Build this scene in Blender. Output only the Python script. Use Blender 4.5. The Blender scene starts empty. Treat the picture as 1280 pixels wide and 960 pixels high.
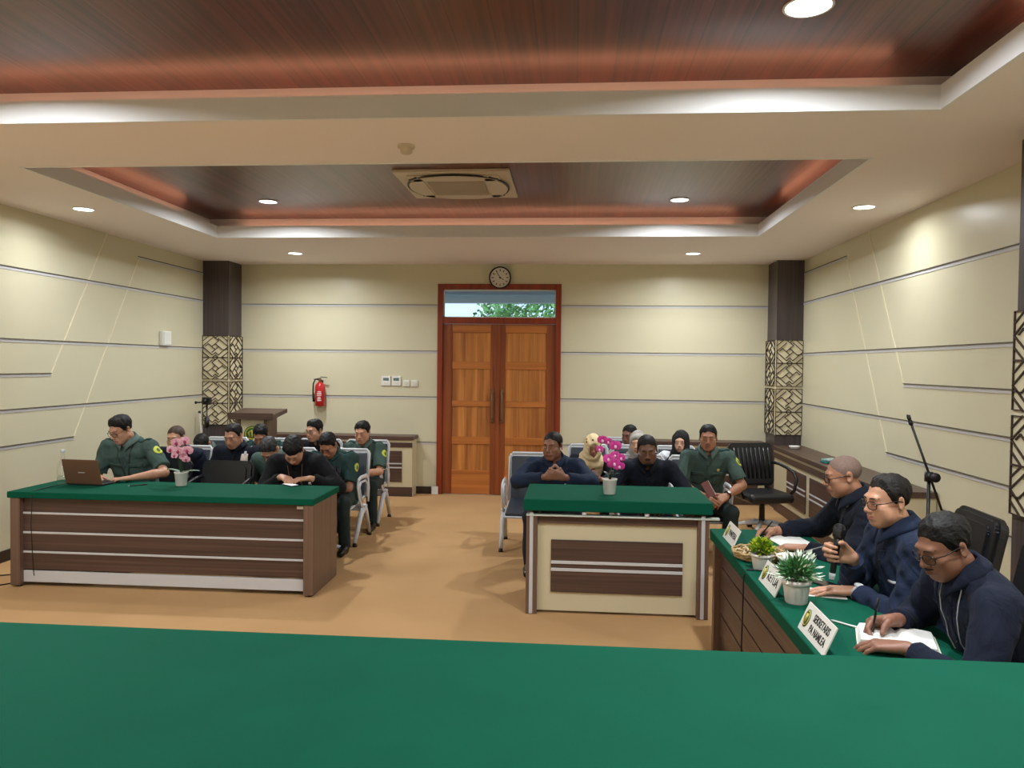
import bpy, bmesh, math, random
import numpy as np
from mathutils import Vector, Matrix
from mathutils.bvhtree import BVHTree

scene = bpy.context.scene
COL = scene.collection
PI = math.pi

# ------------------------------------------------------------------ camera, world, lights, exposure
cam_data = bpy.data.cameras.new('camera')
cam = bpy.data.objects.new('camera', cam_data)
COL.objects.link(cam)
scene.camera = cam
cam_data.sensor_width = 36.0
cam_data.lens = 950.0 / 1280.0 * 36.0
cam_data.clip_start = 0.05
cam_data.clip_end = 200
def _cam_matrix():
    d = Vector((76.0, 23.0, -950.0)).normalized()
    s = 0.0128
    t = -(d.x - d.y * s) / d.z
    X = Vector((1, -s, t)).normalized()
    Z = X.cross(d)
    return Matrix((X, d, Z)).to_4x4()          # rows = room axes seen from the camera
cam.matrix_world = Matrix.Translation((0, 0, 1.8)) @ _cam_matrix()

scene.view_settings.view_transform = 'Standard'
scene.view_settings.look = 'None'
scene.view_settings.gamma = 1.0
scene.view_settings.use_curve_mapping = False
scene.view_settings.exposure = 0.0

world = bpy.data.worlds.new('world')
scene.world = world
world.use_nodes = True
_bg = world.node_tree.nodes['Background']
_bg.inputs['Color'].default_value = (0.62, 0.80, 1.0, 1)
_bg.inputs['Strength'].default_value = 1.5

LAMP_POWER = 42.0
SPOT_COLOR = (0.93, 0.975, 1.0)
def lamp(loc, power, size=0.15, color=SPOT_COLOR, spread=PI * 0.92):
    d = bpy.data.lights.new('downlight_lamp', 'AREA')
    d.shape = 'DISK'; d.size = size; d.energy = power; d.color = color; d.spread = spread
    return d
sun_d = bpy.data.lights.new('sun', 'SUN')
sun_d.energy = 2.2; sun_d.angle = 0.02; sun_d.color = (1, 0.96, 0.9)
sun = bpy.data.objects.new('sun', sun_d); COL.objects.link(sun)
sun.rotation_euler = (math.radians(38), math.radians(12), 0)
sun.location = (0, 14, 9)

# ------------------------------------------------------------------ helpers
def lin(c):
    c = c / 255.0
    return c / 12.92 if c <= 0.04045 else ((c + 0.055) / 1.055) ** 2.4
def rgb(r, g, b): return (lin(r), lin(g), lin(b), 1.0)

def new_mat(name):
    m = bpy.data.materials.new(name); m.use_nodes = True
    nt = m.node_tree
    return m, nt, nt.nodes['Principled BSDF']
def N(nt, t, **kw):
    n = nt.nodes.new(t)
    for k, v in kw.items(): setattr(n, k, v)
    return n
def mat(name, col, rough=0.5, fold=0.0, metal=0.0, var=0.0, scale=8.0, stretch=(1, 1, 1), bump=0.0, bscale=None, spec=None, coat=0.0, col2=None, detail=4.0, sheen=0.0):
    """plain surface whose colour wanders between col and col2 along a noise"""
    m, nt, b = new_mat(name)
    b.inputs['Roughness'].default_value = rough
    b.inputs['Metallic'].default_value = metal
    if spec is not None: b.inputs['Specular IOR Level'].default_value = spec
    if coat: b.inputs['Coat Weight'].default_value = coat; b.inputs['Coat Roughness'].default_value = 0.15
    if sheen: b.inputs['Sheen Weight'].default_value = sheen
    c1 = rgb(*col)
    if var or col2:
        tc = N(nt, 'ShaderNodeTexCoord'); mp = N(nt, 'ShaderNodeMapping')
        mp.inputs['Scale'].default_value = stretch
        nt.links.new(tc.outputs['Object'], mp.inputs['Vector'])
        nz = N(nt, 'ShaderNodeTexNoise'); nz.inputs['Scale'].default_value = scale; nz.inputs['Detail'].default_value = detail
        nt.links.new(mp.outputs['Vector'], nz.inputs['Vector'])
        rp = N(nt, 'ShaderNodeValToRGB')
        rp.color_ramp.elements[0].position = 0.3; rp.color_ramp.elements[1].position = 0.7
        if col2: cA, cB = c1, rgb(*col2)
        else:
            cA = tuple(x * (1 - var) for x in c1[:3]) + (1,)
            cB = tuple(min(1, x * (1 + var)) for x in c1[:3]) + (1,)
        rp.color_ramp.elements[0].color = cA; rp.color_ramp.elements[1].color = cB
        nt.links.new(nz.outputs['Fac'], rp.inputs['Fac'])
        nt.links.new(rp.outputs['Color'], b.inputs['Base Color'])
    else:
        b.inputs['Base Color'].default_value = c1
    if bump:
        tc = N(nt, 'ShaderNodeTexCoord')
        n2 = N(nt, 'ShaderNodeTexNoise'); n2.inputs['Scale'].default_value = bscale or scale * 6; n2.inputs['Detail'].default_value = 3
        nt.links.new(tc.outputs['Object'], n2.inputs['Vector'])
        bp = N(nt, 'ShaderNodeBump'); bp.inputs['Strength'].default_value = bump; bp.inputs['Distance'].default_value = 0.004
        nt.links.new(n2.outputs['Fac'], bp.inputs['Height'])
        nt.links.new(bp.outputs['Normal'], b.inputs['Normal'])
        if fold:
            n3 = N(nt, 'ShaderNodeTexNoise'); n3.inputs['Scale'].default_value = 9; n3.inputs['Detail'].default_value = 2; n3.inputs['Distortion'].default_value = 1.6
            nt.links.new(tc.outputs['Object'], n3.inputs['Vector'])
            b3 = N(nt, 'ShaderNodeBump'); b3.inputs['Strength'].default_value = 1.0; b3.inputs['Distance'].default_value = fold
            nt.links.new(n3.outputs['Fac'], b3.inputs['Height']); nt.links.new(b3.outputs['Normal'], bp.inputs['Normal'])
    return m
def wood(name, dark, light, axis='x', fine=60.0, rough=0.4, plank=None, plank_axis='x', spec=0.5):
    """laminate / veneer with grain running along one axis; optional plank seams"""
    m, nt, b = new_mat(name)
    b.inputs['Roughness'].default_value = rough
    b.inputs['Specular IOR Level'].default_value = spec
    tc = N(nt, 'ShaderNodeTexCoord'); mp = N(nt, 'ShaderNodeMapping')
    sc = {'x': (0.6, fine, fine), 'y': (fine, 0.6, fine), 'z': (fine, fine, 0.6)}[axis]
    mp.inputs['Scale'].default_value = sc
    nt.links.new(tc.outputs['Object'], mp.inputs['Vector'])
    nz = N(nt, 'ShaderNodeTexNoise'); nz.inputs['Scale'].default_value = 1.0; nz.inputs['Detail'].default_value = 6; nz.inputs['Distortion'].default_value = 0.3
    nt.links.new(mp.outputs['Vector'], nz.inputs['Vector'])
    rp = N(nt, 'ShaderNodeValToRGB')
    rp.color_ramp.elements[0].position = 0.28; rp.color_ramp.elements[1].position = 0.72
    rp.color_ramp.elements[0].color = rgb(*dark); rp.color_ramp.elements[1].color = rgb(*light)
    nt.links.new(nz.outputs['Fac'], rp.inputs['Fac'])
    out = rp.outputs['Color']
    if plank:
        sx = N(nt, 'ShaderNodeSeparateXYZ'); nt.links.new(tc.outputs['Object'], sx.inputs[0])
        dv = N(nt, 'ShaderNodeMath', operation='DIVIDE'); dv.inputs[1].default_value = plank
        nt.links.new(sx.outputs[plank_axis.upper()], dv.inputs[0])
        fl = N(nt, 'ShaderNodeMath', operation='FLOOR'); nt.links.new(dv.outputs[0], fl.inputs[0])
        wn = N(nt, 'ShaderNodeTexWhiteNoise', noise_dimensions='1D'); nt.links.new(fl.outputs[0], wn.inputs['W'])
        fr = N(nt, 'ShaderNodeMath', operation='FRACT'); nt.links.new(dv.outputs[0], fr.inputs[0])
        gp = N(nt, 'ShaderNodeMath', operation='GREATER_THAN'); gp.inputs[1].default_value = 0.04
        nt.links.new(fr.outputs[0], gp.inputs[0])
        mr = N(nt, 'ShaderNodeMapRange'); mr.inputs['To Min'].default_value = 0.8; mr.inputs['To Max'].default_value = 1.15
        nt.links.new(wn.outputs['Value'], mr.inputs['Value'])
        m2 = N(nt, 'ShaderNodeMapRange'); m2.inputs['To Min'].default_value = 0.45; m2.inputs['To Max'].default_value = 1.0
        nt.links.new(gp.outputs[0], m2.inputs['Value'])
        mu = N(nt, 'ShaderNodeMath', operation='MULTIPLY'); nt.links.new(mr.outputs[0], mu.inputs[0]); nt.links.new(m2.outputs[0], mu.inputs[1])
        vm = N(nt, 'ShaderNodeVectorMath', operation='SCALE'); nt.links.new(out, vm.inputs[0]); nt.links.new(mu.outputs[0], vm.inputs['Scale'])
        out = vm.outputs[0]
    nt.links.new(out, b.inputs['Base Color'])
    return m
def emit(name, col, strength):
    m, nt, b = new_mat(name)
    b.inputs['Base Color'].default_value = col
    b.inputs['Emission Color'].default_value = col
    b.inputs['Emission Strength'].default_value = strength
    return m
def glass(name, col=(1, 1, 1, 1), rough=0.0, alpha=0.12):
    """thin clear pane: mostly see-through with a sharp sheen"""
    m, nt, b = new_mat(name)
    nt.nodes.remove(b)
    tr = N(nt, 'ShaderNodeBsdfTransparent'); tr.inputs['Color'].default_value = col
    gl = N(nt, 'ShaderNodeBsdfGlossy'); gl.inputs['Roughness'].default_value = 0.03 + rough
    fr = N(nt, 'ShaderNodeLayerWeight'); fr.inputs['Blend'].default_value = 0.12
    ad = N(nt, 'ShaderNodeMath', operation='MULTIPLY_ADD'); ad.inputs[1].default_value = 0.3; ad.inputs[2].default_value = alpha * 0.3
    nt.links.new(fr.outputs['Facing'], ad.inputs[0])
    mx = N(nt, 'ShaderNodeMixShader')
    nt.links.new(ad.outputs[0], mx.inputs[0]); nt.links.new(tr.outputs[0], mx.inputs[1]); nt.links.new(gl.outputs[0], mx.inputs[2])
    nt.links.new(mx.outputs[0], nt.nodes['Material Output'].inputs['Surface'])
    return m

class MB:
    """collects shapes and links them as one mesh object"""
    def __init__(s): s.bm = bmesh.new(); s.mi = 0
    def _fin(s, faces, smooth=False):
        for f in faces:
            f.material_index = s.mi; f.smooth = smooth
    def box(s, x0, x1, y0, y1, z0, z1, bev=0.0, M=None, seg=2):
        t = bmesh.new()
        v = [t.verts.new((x, y, z)) for x in (x0, x1) for y in (y0, y1) for z in (z0, z1)]
        for f in ((0, 1, 3, 2), (4, 6, 7, 5), (0, 4, 5, 1), (2, 3, 7, 6), (0, 2, 6, 4), (1, 5, 7, 3)):
            t.faces.new([v[i] for i in f])
        if bev:
            bmesh.ops.bevel(t, geom=list(t.edges), offset=bev, segments=seg, affect='EDGES', profile=0.5)
        if M is not None: bmesh.ops.transform(t, matrix=M, verts=t.verts)
        s._merge(t, smooth=False)
        return s
    def _merge(s, t, smooth=None):
        mp = {}
        for v in t.verts: mp[v] = s.bm.verts.new(v.co)
        for f in t.faces:
            try: g = s.bm.faces.new([mp[v] for v in f.verts])
            except ValueError: continue
            g.material_index = s.mi; g.smooth = f.smooth if smooth is None else smooth
        t.free()
    def tube(s, pts, r, n=8, closed=False, caps=True, flat=1.0):
        pts = [Vector(p) for p in pts]
        m = len(pts)
        rs = r if isinstance(r, (list, tuple)) else [r] * m
        rings = []; prev = None
        for i, p in enumerate(pts):
            if closed: t = pts[(i + 1) % m] - pts[i - 1]
            else: t = pts[min(i + 1, m - 1)] - pts[max(i - 1, 0)]
            if t.length < 1e-9: t = Vector((0, 0, 1))
            t.normalize()
            if prev is None:
                a = Vector((0, 0, 1)) if abs(t.z) < 0.9 else Vector((1, 0, 0))
                u = t.cross(a).normalized()
            else:
                u = prev - t * prev.dot(t)
                if u.length < 1e-6: u = t.orthogonal()
                u.normalize()
            prev = u; w = t.cross(u)
            rings.append([s.bm.verts.new(p + (u * math.cos(k * 2 * PI / n) + w * math.sin(k * 2 * PI / n) * flat) * rs[i]) for k in range(n)])
        fs = []
        for i in range(m if closed else m - 1):
            A = rings[i]; B = rings[(i + 1) % m]
            for k in range(n):
                fs.append(s.bm.faces.new((A[k], A[(k + 1) % n], B[(k + 1) % n], B[k])))
        s._fin(fs, True)
        if caps and not closed:
            s._fin([s.bm.faces.new(rings[0][::-1]), s.bm.faces.new(rings[-1])])
        return s
    def lathe(s, prof, c=(0, 0, 0), n=28, M=None, smooth=True):
        t = bmesh.new(); rings = []
        for r, z in prof:
            if r < 1e-6: rings.append([t.verts.new((c[0], c[1], c[2] + z))])
            else: rings.append([t.verts.new((c[0] + r * math.cos(k * 2 * PI / n), c[1] + r * math.sin(k * 2 * PI / n), c[2] + z)) for k in range(n)])
        for A, B in zip(rings, rings[1:]):
            for k in range(n):
                a0 = A[k % len(A)]; a1 = A[(k + 1) % len(A)]; b0 = B[k % len(B)]; b1 = B[(k + 1) % len(B)]
                vs = []
                for v in (a0, a1, b1, b0):
                    if v not in vs: vs.append(v)
                if len(vs) > 2: t.faces.new(vs).smooth = smooth
        if M is not None: bmesh.ops.transform(t, matrix=M, verts=t.verts)
        s._merge(t)
        return s
    def prism(s, poly, z0, z1, M=None, bev=0.0):
        """2-D outline (x, y) pushed from z0 to z1"""
        t = bmesh.new()
        a = [t.verts.new((x, y, z0)) for x, y in poly]; b = [t.verts.new((x, y, z1)) for x, y in poly]
        n = len(poly)
        t.faces.new(a[::-1]); t.faces.new(b)
        for k in range(n): t.faces.new((a[k], a[(k + 1) % n], b[(k + 1) % n], b[k]))
        bmesh.ops.recalc_face_normals(t, faces=t.faces)
        if bev: bmesh.ops.bevel(t, geom=list(t.edges), offset=bev, segments=2, affect='EDGES')
        if M is not None: bmesh.ops.transform(t, matrix=M, verts=t.verts)
        s._merge(t, smooth=False)
        return s
    def ellipsoid(s, c, r, M=None, seg=16, ring=10):
        prof = [(math.sin(PI * i / ring), -math.cos(PI * i / ring)) for i in range(ring + 1)]
        S = Matrix.Translation(c) @ Matrix.Diagonal((r[0], r[1], r[2], 1))
        return s.lathe([(max(a, 0) if 0 < i < ring else 0, b) for i, (a, b) in enumerate(prof)], n=seg, M=(M @ S) if M is not None else S)
    def face(s, pts, smooth=False):
        f = s.bm.faces.new([s.bm.verts.new(p) for p in pts]); s._fin([f], smooth); return s
    def build(s, name, mats, parent=None, fix=True):
        if fix: bmesh.ops.recalc_face_normals(s.bm, faces=s.bm.faces)
        me = bpy.data.meshes.new(name); s.bm.to_mesh(me); s.bm.free()
        for m in (mats if isinstance(mats, (list, tuple)) else [mats]): me.materials.append(m)
        o = bpy.data.objects.new(name, me); COL.objects.link(o)
        if parent is not None: o.parent = parent
        return o

def tag(o, label=None, cat=None, group=None, kind=None):
    if label: o['label'] = label
    if cat: o['category'] = cat
    if group: o['group'] = group
    if kind: o['kind'] = kind
    return o
def thing(name, label, cat, loc=(0, 0, 0), rz=0.0, group=None):
    o = bpy.data.objects.new(name, None); COL.objects.link(o)
    o.empty_display_size = 0.1
    o.location = loc; o.rotation_euler = (0, 0, rz)
    return tag(o, label, cat, group)
def struct(o, label=None):
    if label: o['label'] = label
    o['kind'] = 'structure'
    return o
def dup(root, loc, rz=None, label=None, group=None):
    """copy a thing with its parts and sub-parts"""
    def cp(o, parent):
        c = o.copy(); COL.objects.link(c)
        if parent is not None: c.parent = parent
        for ch in o.children: cp(ch, c)
        return c
    r = cp(root, None)
    r.location = loc
    if rz is not None: r.rotation_euler = (0, 0, rz)
    if label: r['label'] = label
    if group: r['group'] = group
    return r
def text_mesh(name, body, size, material, M, parent, depth=0.0006, align='CENTER', bold=0.0, xs=1.0):
    cu = bpy.data.curves.new(name, 'FONT'); cu.body = body; cu.size = size; cu.extrude = depth
    cu.align_x = align; cu.align_y = 'CENTER'; cu.offset = bold
    t = bpy.data.objects.new(name, cu); COL.objects.link(t)
    bpy.context.view_layer.update()
    me = bpy.data.meshes.new_from_object(t.evaluated_get(bpy.context.evaluated_depsgraph_get()))
    bpy.data.objects.remove(t)
    me.transform(M @ Matrix.Diagonal((xs, 1, 1, 1)))
    me.materials.clear(); me.materials.append(material)
    me.name = name
    o = bpy.data.objects.new(name, me); COL.objects.link(o); o.parent = parent
    return o

# ------------------------------------------------------------------ materials
M_ = {}
M_['wall'] = mat('cream_laminate', (214, 208, 180), 0.34, var=0.02, scale=1.5, spec=0.45)
M_['ceil'] = mat('ceiling_paint', (250, 240, 238), 0.7)
M_['fascia'] = mat('white_gloss_paint', (240, 240, 242), 0.5)
M_['ceilwood'] = wood('ceiling_wood_planks', (64, 30, 26), (116, 62, 52), 'y', 34.0, 0.30, plank=0.2, plank_axis='x', spec=1.0)
M_['carpet'] = mat('tan_carpet', (181, 143, 100), 0.95, scale=1.1, col2=(194, 155, 110), bump=0.25, bscale=350, spec=0.1)
M_['alu'] = mat('brushed_aluminium', (205, 205, 208), 0.32, 0.9)
M_['groove'] = mat('white_groove_filler', (236, 228, 198), 0.5)
M_['shadowpaint'] = mat('painted_shadow_line', (96, 88, 72), 0.7)  # shade in the colour: stands for the shadow line over the wall strips
M_['walnutx'] = wood('walnut_laminate_long', (62, 44, 38), (98, 74, 64), 'x', 55, 0.42)
M_['walnuty'] = wood('walnut_laminate_deep', (62, 44, 38), (98, 74, 64), 'y', 55, 0.42)
M_['walnutz'] = wood('walnut_laminate_upright', (92, 70, 58), (124, 98, 82), 'z', 55, 0.42)
M_['pillar'] = wood('grey_brown_laminate', (62, 54, 54), (84, 74, 74), 'z', 50, 0.42)
M_['lattice'] = mat('dark_brown_lattice', (58, 42, 36), 0.5)
M_['latback'] = mat('pale_panel', (228, 218, 186), 0.5)
M_['cream'] = mat('cream_panel', (208, 198, 166), 0.42)
M_['cloth'] = mat('green_table_cloth', (5, 82, 62), 0.85, var=0.05, scale=5, bump=0.12, bscale=500, spec=0.12)
M_['clothd'] = M_['cloth']
M_['skirt'] = mat('dark_baseboard', (48, 36, 30), 0.45)
M_['teak'] = wood('teak_panel', (140, 78, 34), (214, 142, 70), 'z', 14, 0.38)
M_['teakr'] = wood('teak_rail', (150, 84, 36), (204, 126, 58), 'x', 16, 0.38)
M_['teaks'] = wood('teak_stile', (112, 50, 22), (160, 84, 38), 'z', 20, 0.38)
M_['teakf'] = wood('red_teak_frame', (112, 36, 14), (150, 58, 24), 'z', 18, 0.36)
M_['brass'] = mat('aged_brass', (124, 86, 58), 0.35, 0.85)
M_['chrome'] = mat('chrome', (212, 214, 218), 0.16, 1.0)
M_['silver'] = mat('silver_metal', (200, 202, 206), 0.32, 0.85)
M_['black'] = mat('black_plastic', (18, 18, 20), 0.45)
M_['blackm'] = mat('black_metal', (22, 22, 24), 0.4, 0.5)
M_['leather'] = mat('black_leather', (26, 27, 30), 0.36, bump=0.15, bscale=160, spec=0.5)
M_['pad'] = mat('dark_grey_vinyl', (44, 52, 62), 0.42, bump=0.08, bscale=200)
M_['white'] = mat('white_plastic', (234, 234, 230), 0.4)
M_['offwhite'] = mat('ivory_plastic', (226, 220, 200), 0.45)
M_['paper'] = mat('white_paper', (236, 236, 232), 0.8)
M_['pot'] = mat('white_ceramic_pot', (222, 216, 210), 0.45, var=0.03, scale=20)
M_['red'] = mat('red_enamel', (196, 18, 30), 0.28, coat=0.4)
M_['glass'] = glass('clear_glass')
M_['pane'] = glass('window_pane', (0.95, 0.98, 1, 1))
M_['lens'] = glass('spectacle_lens', (0.97, 0.98, 0.98, 1), alpha=.05)
M_['ink'] = mat('black_ink', (30, 30, 30), 0.7)
M_['led'] = emit('downlight_diffuser', (1, 0.97, 0.92, 1), 9.0)
M_['cove'] = emit('amber_led_strip', (1.0, 0.45, 0.25, 1), 4.5)
M_['dirt'] = mat('potting_soil', (70, 56, 44), 0.95)
# ------------------------------------------------------------------ the room
XL, XR, YB, YF, ZC = -5.03, 2.92, 10.40, -2.2, 3.17
DX0, DX1, DZ = -1.865, -0.165, 2.905         # door opening with its frame
struct(MB().box(XL - .2, XR + .2, YF - .2, YB + .2, -.12, 0).build('floor', M_['carpet']), 'tan carpeted floor of the hall')
struct(MB().box(XL - .15, XL, YF - .15, YB + .15, 0, 3.6).build('wall_left', M_['wall']), 'cream panelled left wall')
struct(MB().box(XR, XR + .15, YF - .15, YB + .15, 0, 3.6).build('wall_right', M_['wall']), 'cream panelled right wall')
b = MB()
b.box(XL, DX0, YB, YB + .15, 0, 3.6); b.box(DX1, XR, YB, YB + .15, 0, 3.6); b.box(DX0, DX1, YB, YB + .15, DZ, 3.6)
struct(b.build('wall_back', M_['wall']), 'cream panelled back wall around the double door')
struct(MB().box(XL, XR, YF - .15, YF, 0, 3.6).build('wall_front', M_['wall']), 'cream wall behind the camera')

# ceiling slab with two sunk trays
TX0, TX1 = -3.94, 1.925
trays = [(5.14, 8.14), (1.15, 4.21)]
b = MB()
b.box(XL, TX0, YF, YB, ZC, 3.26); b.box(TX1, XR, YF, YB, ZC, 3.26)
ys = [YF, 1.15, 4.21, 5.14, 8.14, YB]
for i in (0, 2, 4): b.box(TX0, TX1, ys[i], ys[i + 1], ZC, 3.26)
struct(b.build('ceiling', M_['ceil']), 'flat beige ceiling with two sunk trays')
struct(MB().box(XL - .1, XR + .1, YF - .1, YB + .1, 3.6, 3.7).build('ceiling', M_['ceil']), 'structural slab above the ceiling')
RC = 0.15
for i, (y0, y1) in enumerate(trays):
    w = MB().box(TX0 - RC, TX1 + RC, y0 - RC, y1 + RC, 3.40, 3.43)
    struct(w.build('ceiling', M_['ceilwood']), ['dark red wooden plank ceiling of the far tray', 'dark red wooden plank ceiling of the near tray'][i])
    f = MB(); t = 0.018
    f.box(TX0 - .004, TX0 + t, y0, y1, ZC - .004, 3.295); f.box(TX1 - t, TX1 + .004, y0, y1, ZC - .004, 3.295)
    f.box(TX0 + t, TX1 - t, y0 - .004, y0 + t, ZC - .004, 3.295); f.box(TX0 + t, TX1 - t, y1 - t, y1 + .004, ZC - .004, 3.295)
    fo = struct(f.build('trim_%d' % (i + 1), M_['fascia']), ['white fascia edging the far ceiling tray', 'white fascia edging the near ceiling tray'][i])
    u = MB(); a, c, d, e = TX0 - RC, TX1 + RC, y0 - RC, y1 + RC
    u.box(a - t, a, d, e, 3.26, 3.42); u.box(c, c + t, d, e, 3.26, 3.42); u.box(a, c, d - t, d, 3.26, 3.42); u.box(a, c, e, e + t, 3.26, 3.42)
    u.build('cove_upstand', M_['fascia'], fo)
    g = MB()
    # LED rope lying on the ledge behind the fascia; a part of each run has been left dark as in the hall
    runs = [((-3.7, y1 + .09), (1.7, y1 + .09)), ((-3.7, y0 - .09), (1.7, y0 - .09)), ((TX0 - .09, y0 + .6), (TX0 - .09, y1 - .5)), ((TX1 + .09, y0 + .6), (TX1 + .09, y1 - .5))]
    for (xa, ya), (xb, yb) in runs:
        g.tube([(xa, ya, 3.272), (xb, yb, 3.272)], 0.007, 6)
    g.build('led_rope', M_['cove'], fo)

# wall mouldings: aluminium strips with their shadow line painted as a dark bar above, pale slanted grooves
n_trim = [2]
def trim(boxes, material, label, rot=None):
    n_trim[0] += 1
    m = MB()
    for bx in boxes: m.box(*bx)
    return struct(m.build('trim_%d' % n_trim[0], material), label)
LEVELS = [0.70, 1.33, 1.965, 2.60]
for z in LEVELS:
    lo = [(XL, DX0 - .005, YB - .005, YB + .01, z - .014, z + .014), (DX1 + .005, XR, YB - .005, YB + .01, z - .014, z + .014)]
    o = trim(lo, M_['alu'], 'aluminium strip along the back wall')
    m = MB()
    for x0, x1, y0, y1, z0, z1 in lo: m.box(x0, x1, YB - .012, YB + .01, z1, z1 + .006)
    m.build('shadow_line', M_['shadowpaint'], o)  # dark bar that paints the shadow along the strip's upper edge
def side_strip(x, sgn, z, y0, y1, label):
    xa, xb = sorted((x, x + sgn * .005)); xc, xd = sorted((x, x + sgn * .013))
    o = trim([(xa, xb, y0, y1, z - .013, z + .013)], M_['alu'], label)
    MB().box(xc, xd, y0, y1, z + .013, z + .021).build('shadow_line', M_['shadowpaint'], o)
def slant(x, sgn, a, c, label):
    n_trim[0] += 1
    d = Vector((0, c[0] - a[0], c[1] - a[1])); L = d.length; ang = math.atan2(d.z, d.y)
    m = MB().box(-.004, .004, 0, L, -.007, .007, M=Matrix.Translation((x, a[0], a[1])) @ Matrix.Rotation(ang, 4, 'X'))
    struct(m.build('trim_%d' % n_trim[0], M_['groove']), label)
for x, sg, nm in ((XL, 1, 'left'), (XR, -1, 'right')):
    for z in (1.335, 1.97, 2.615): side_strip(x, sg, z, YF, 10.0, 'long aluminium strip on the %s wall' % nm)
    side_strip(x, sg, 1.655, YF, 6.966, 'short aluminium strip on the %s wall' % nm)
    side_strip(x, sg, 1.01, YF, 7.298, 'low aluminium strip on the %s wall' % nm)
    side_strip(x, sg, 2.99, 8.45, 10.0, 'upper aluminium strip on the %s wall' % nm)
    side_strip(x, sg, 0.68, YF, 6.2, 'lowest aluminium strip on the %s wall' % nm)
    slant(x, sg, (6.966, 1.655), (7.86, 3.165), 'slanted pale groove on the %s wall' % nm)
    slant(x, sg, (7.298, 1.01), (8.46, 2.98), 'second slanted pale groove on the %s wall' % nm)
struct(MB().box(XL, XL + .018, YF, 9.99, 0, .1).build('baseboard_left', M_['skirt']), 'dark baseboard of the left wall')
struct(MB().box(XR - .018, XR, YF, 6.2, 0, .1).build('baseboard_right', M_['skirt']), 'dark baseboard of the right wall')
b = MB().box(-2.15, DX0 - .075, YB - .018, YB, 0, .1); b.box(DX1, .2, YB - .018, YB, 0, .1)
struct(b.build('baseboard_back', M_['skirt']), 'dark baseboard of the back wall')

# pillars clad in grey-brown laminate with fretwork panels
FRET = [((0, 1.6), (1.6, 0)), ((0, 3), (2.3, .7)), ((4.4, 0), (6, 1.6)), ((3.7, .7), (6, 3)), ((0, 4.4), (1.6, 6)), ((0, 3), (2.3, 5.3)), ((4.4, 6), (6, 4.4)), ((6, 3), (3.7, 5.3)),
        ((2.3, 0), (3, .7)), ((3.7, 0), (3, .7)), ((2.3, 6), (3, 5.3)), ((3.7, 6), (3, 5.3)),
        ((2.3, .7), (3, 1.4)), ((3.7, .7), (3, 1.4)), ((3, 2.2), (4.6, 3.8)), ((3.8, 3), (2.2, 4.6)), ((3, 3.8), (1.4, 2.2)), ((2.2, 3), (3.8, 1.4)),
        ((1.4, 2.2), (.8, 2.2)), ((4.6, 3.8), (5.3, 3.1)), ((2.2, 4.6), (2.9, 5.3)), ((0, 2.3), (.7, 2.3))]
def fret_panel(m, w, h, M, flip):
    """one fretwork tile, w wide and h high, in the local XZ plane, 12 mm thick"""
    bw = 0.0042
    m.box(0, w, -.012, 0, 0, bw * 1.4, M=M); m.box(0, w, -.012, 0, h - bw * 1.4, h, M=M)
    m.box(0, bw * 1.4, -.012, 0, bw, h - bw, M=M); m.box(w - bw * 1.4, w, -.012, 0, bw, h - bw, M=M)
    for (ax, az), (bx, bz) in FRET:
        if flip: ax, bx = 6 - ax, 6 - bx
        p = Vector((ax / 6 * w, 0, az / 6 * h)); q = Vector((bx / 6 * w, 0, bz / 6 * h))
        d = q - p; L = d.length
        if L < 1e-4: continue
        R = Matrix.Translation(p) @ Matrix.Rotation(-math.atan2(d.z, d.x), 4, 'Y')
        m.box(-.003, L + .003, -.011, -.001, -bw, bw, M=M @ R)
def pillar(x0, x1, y0, y1, faces, label, back_x=None):
    o = thing('pillar', label, None); del_cat = o
    struct(o)
    MB().box(x0, x1, y0, y1, 0, ZC, .004).build('shaft', M_['pillar'], o)
    z0, z1 = 0.94, 2.155
    for kind in faces:
        pb = MB(); pf = MB()
        if kind == 'front': w, M = x1 - x0, Matrix.Translation((x0, y0 - .004, 0))
        elif kind == 'right': w, M = y1 - y0, Matrix.Translation((x1 + .004, y0, 0)) @ Matrix.Rotation(PI / 2, 4, 'Z')
        else: w, M = y1 - y0, Matrix.Translation((x0 - .004, y1, 0)) @ Matrix.Rotation(-PI / 2, 4, 'Z')
        pb.box(0, w, -.004, .004, z0, z1, M=M)
        pn = pb.build('pale_panel', M_['latback'], o)
        hs = (z1 - z0 - .03) / 4
        for k in range(4):
            zz = z0 + k * hs + (0.03 if k >= 2 else 0)
            fret_panel(pf, w, hs, M @ Matrix.Translation((0, -.004, zz)), k % 2)
        pf.build('fretwork', M_['lattice'], pn)
    return o
pillar(XL, -4.665, 10.0, YB, ('front', 'right'), 'corner pillar with fretwork panels left of the lectern')
pillar(2.585, XR, 9.95, YB, ('front', 'left'), 'corner pillar with fretwork panels behind the empty office chair')
pillar(2.645, XR, 4.38, 4.78, ('left', 'front'), 'fretwork pillar on the right wall beside the microphone stand')

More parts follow.
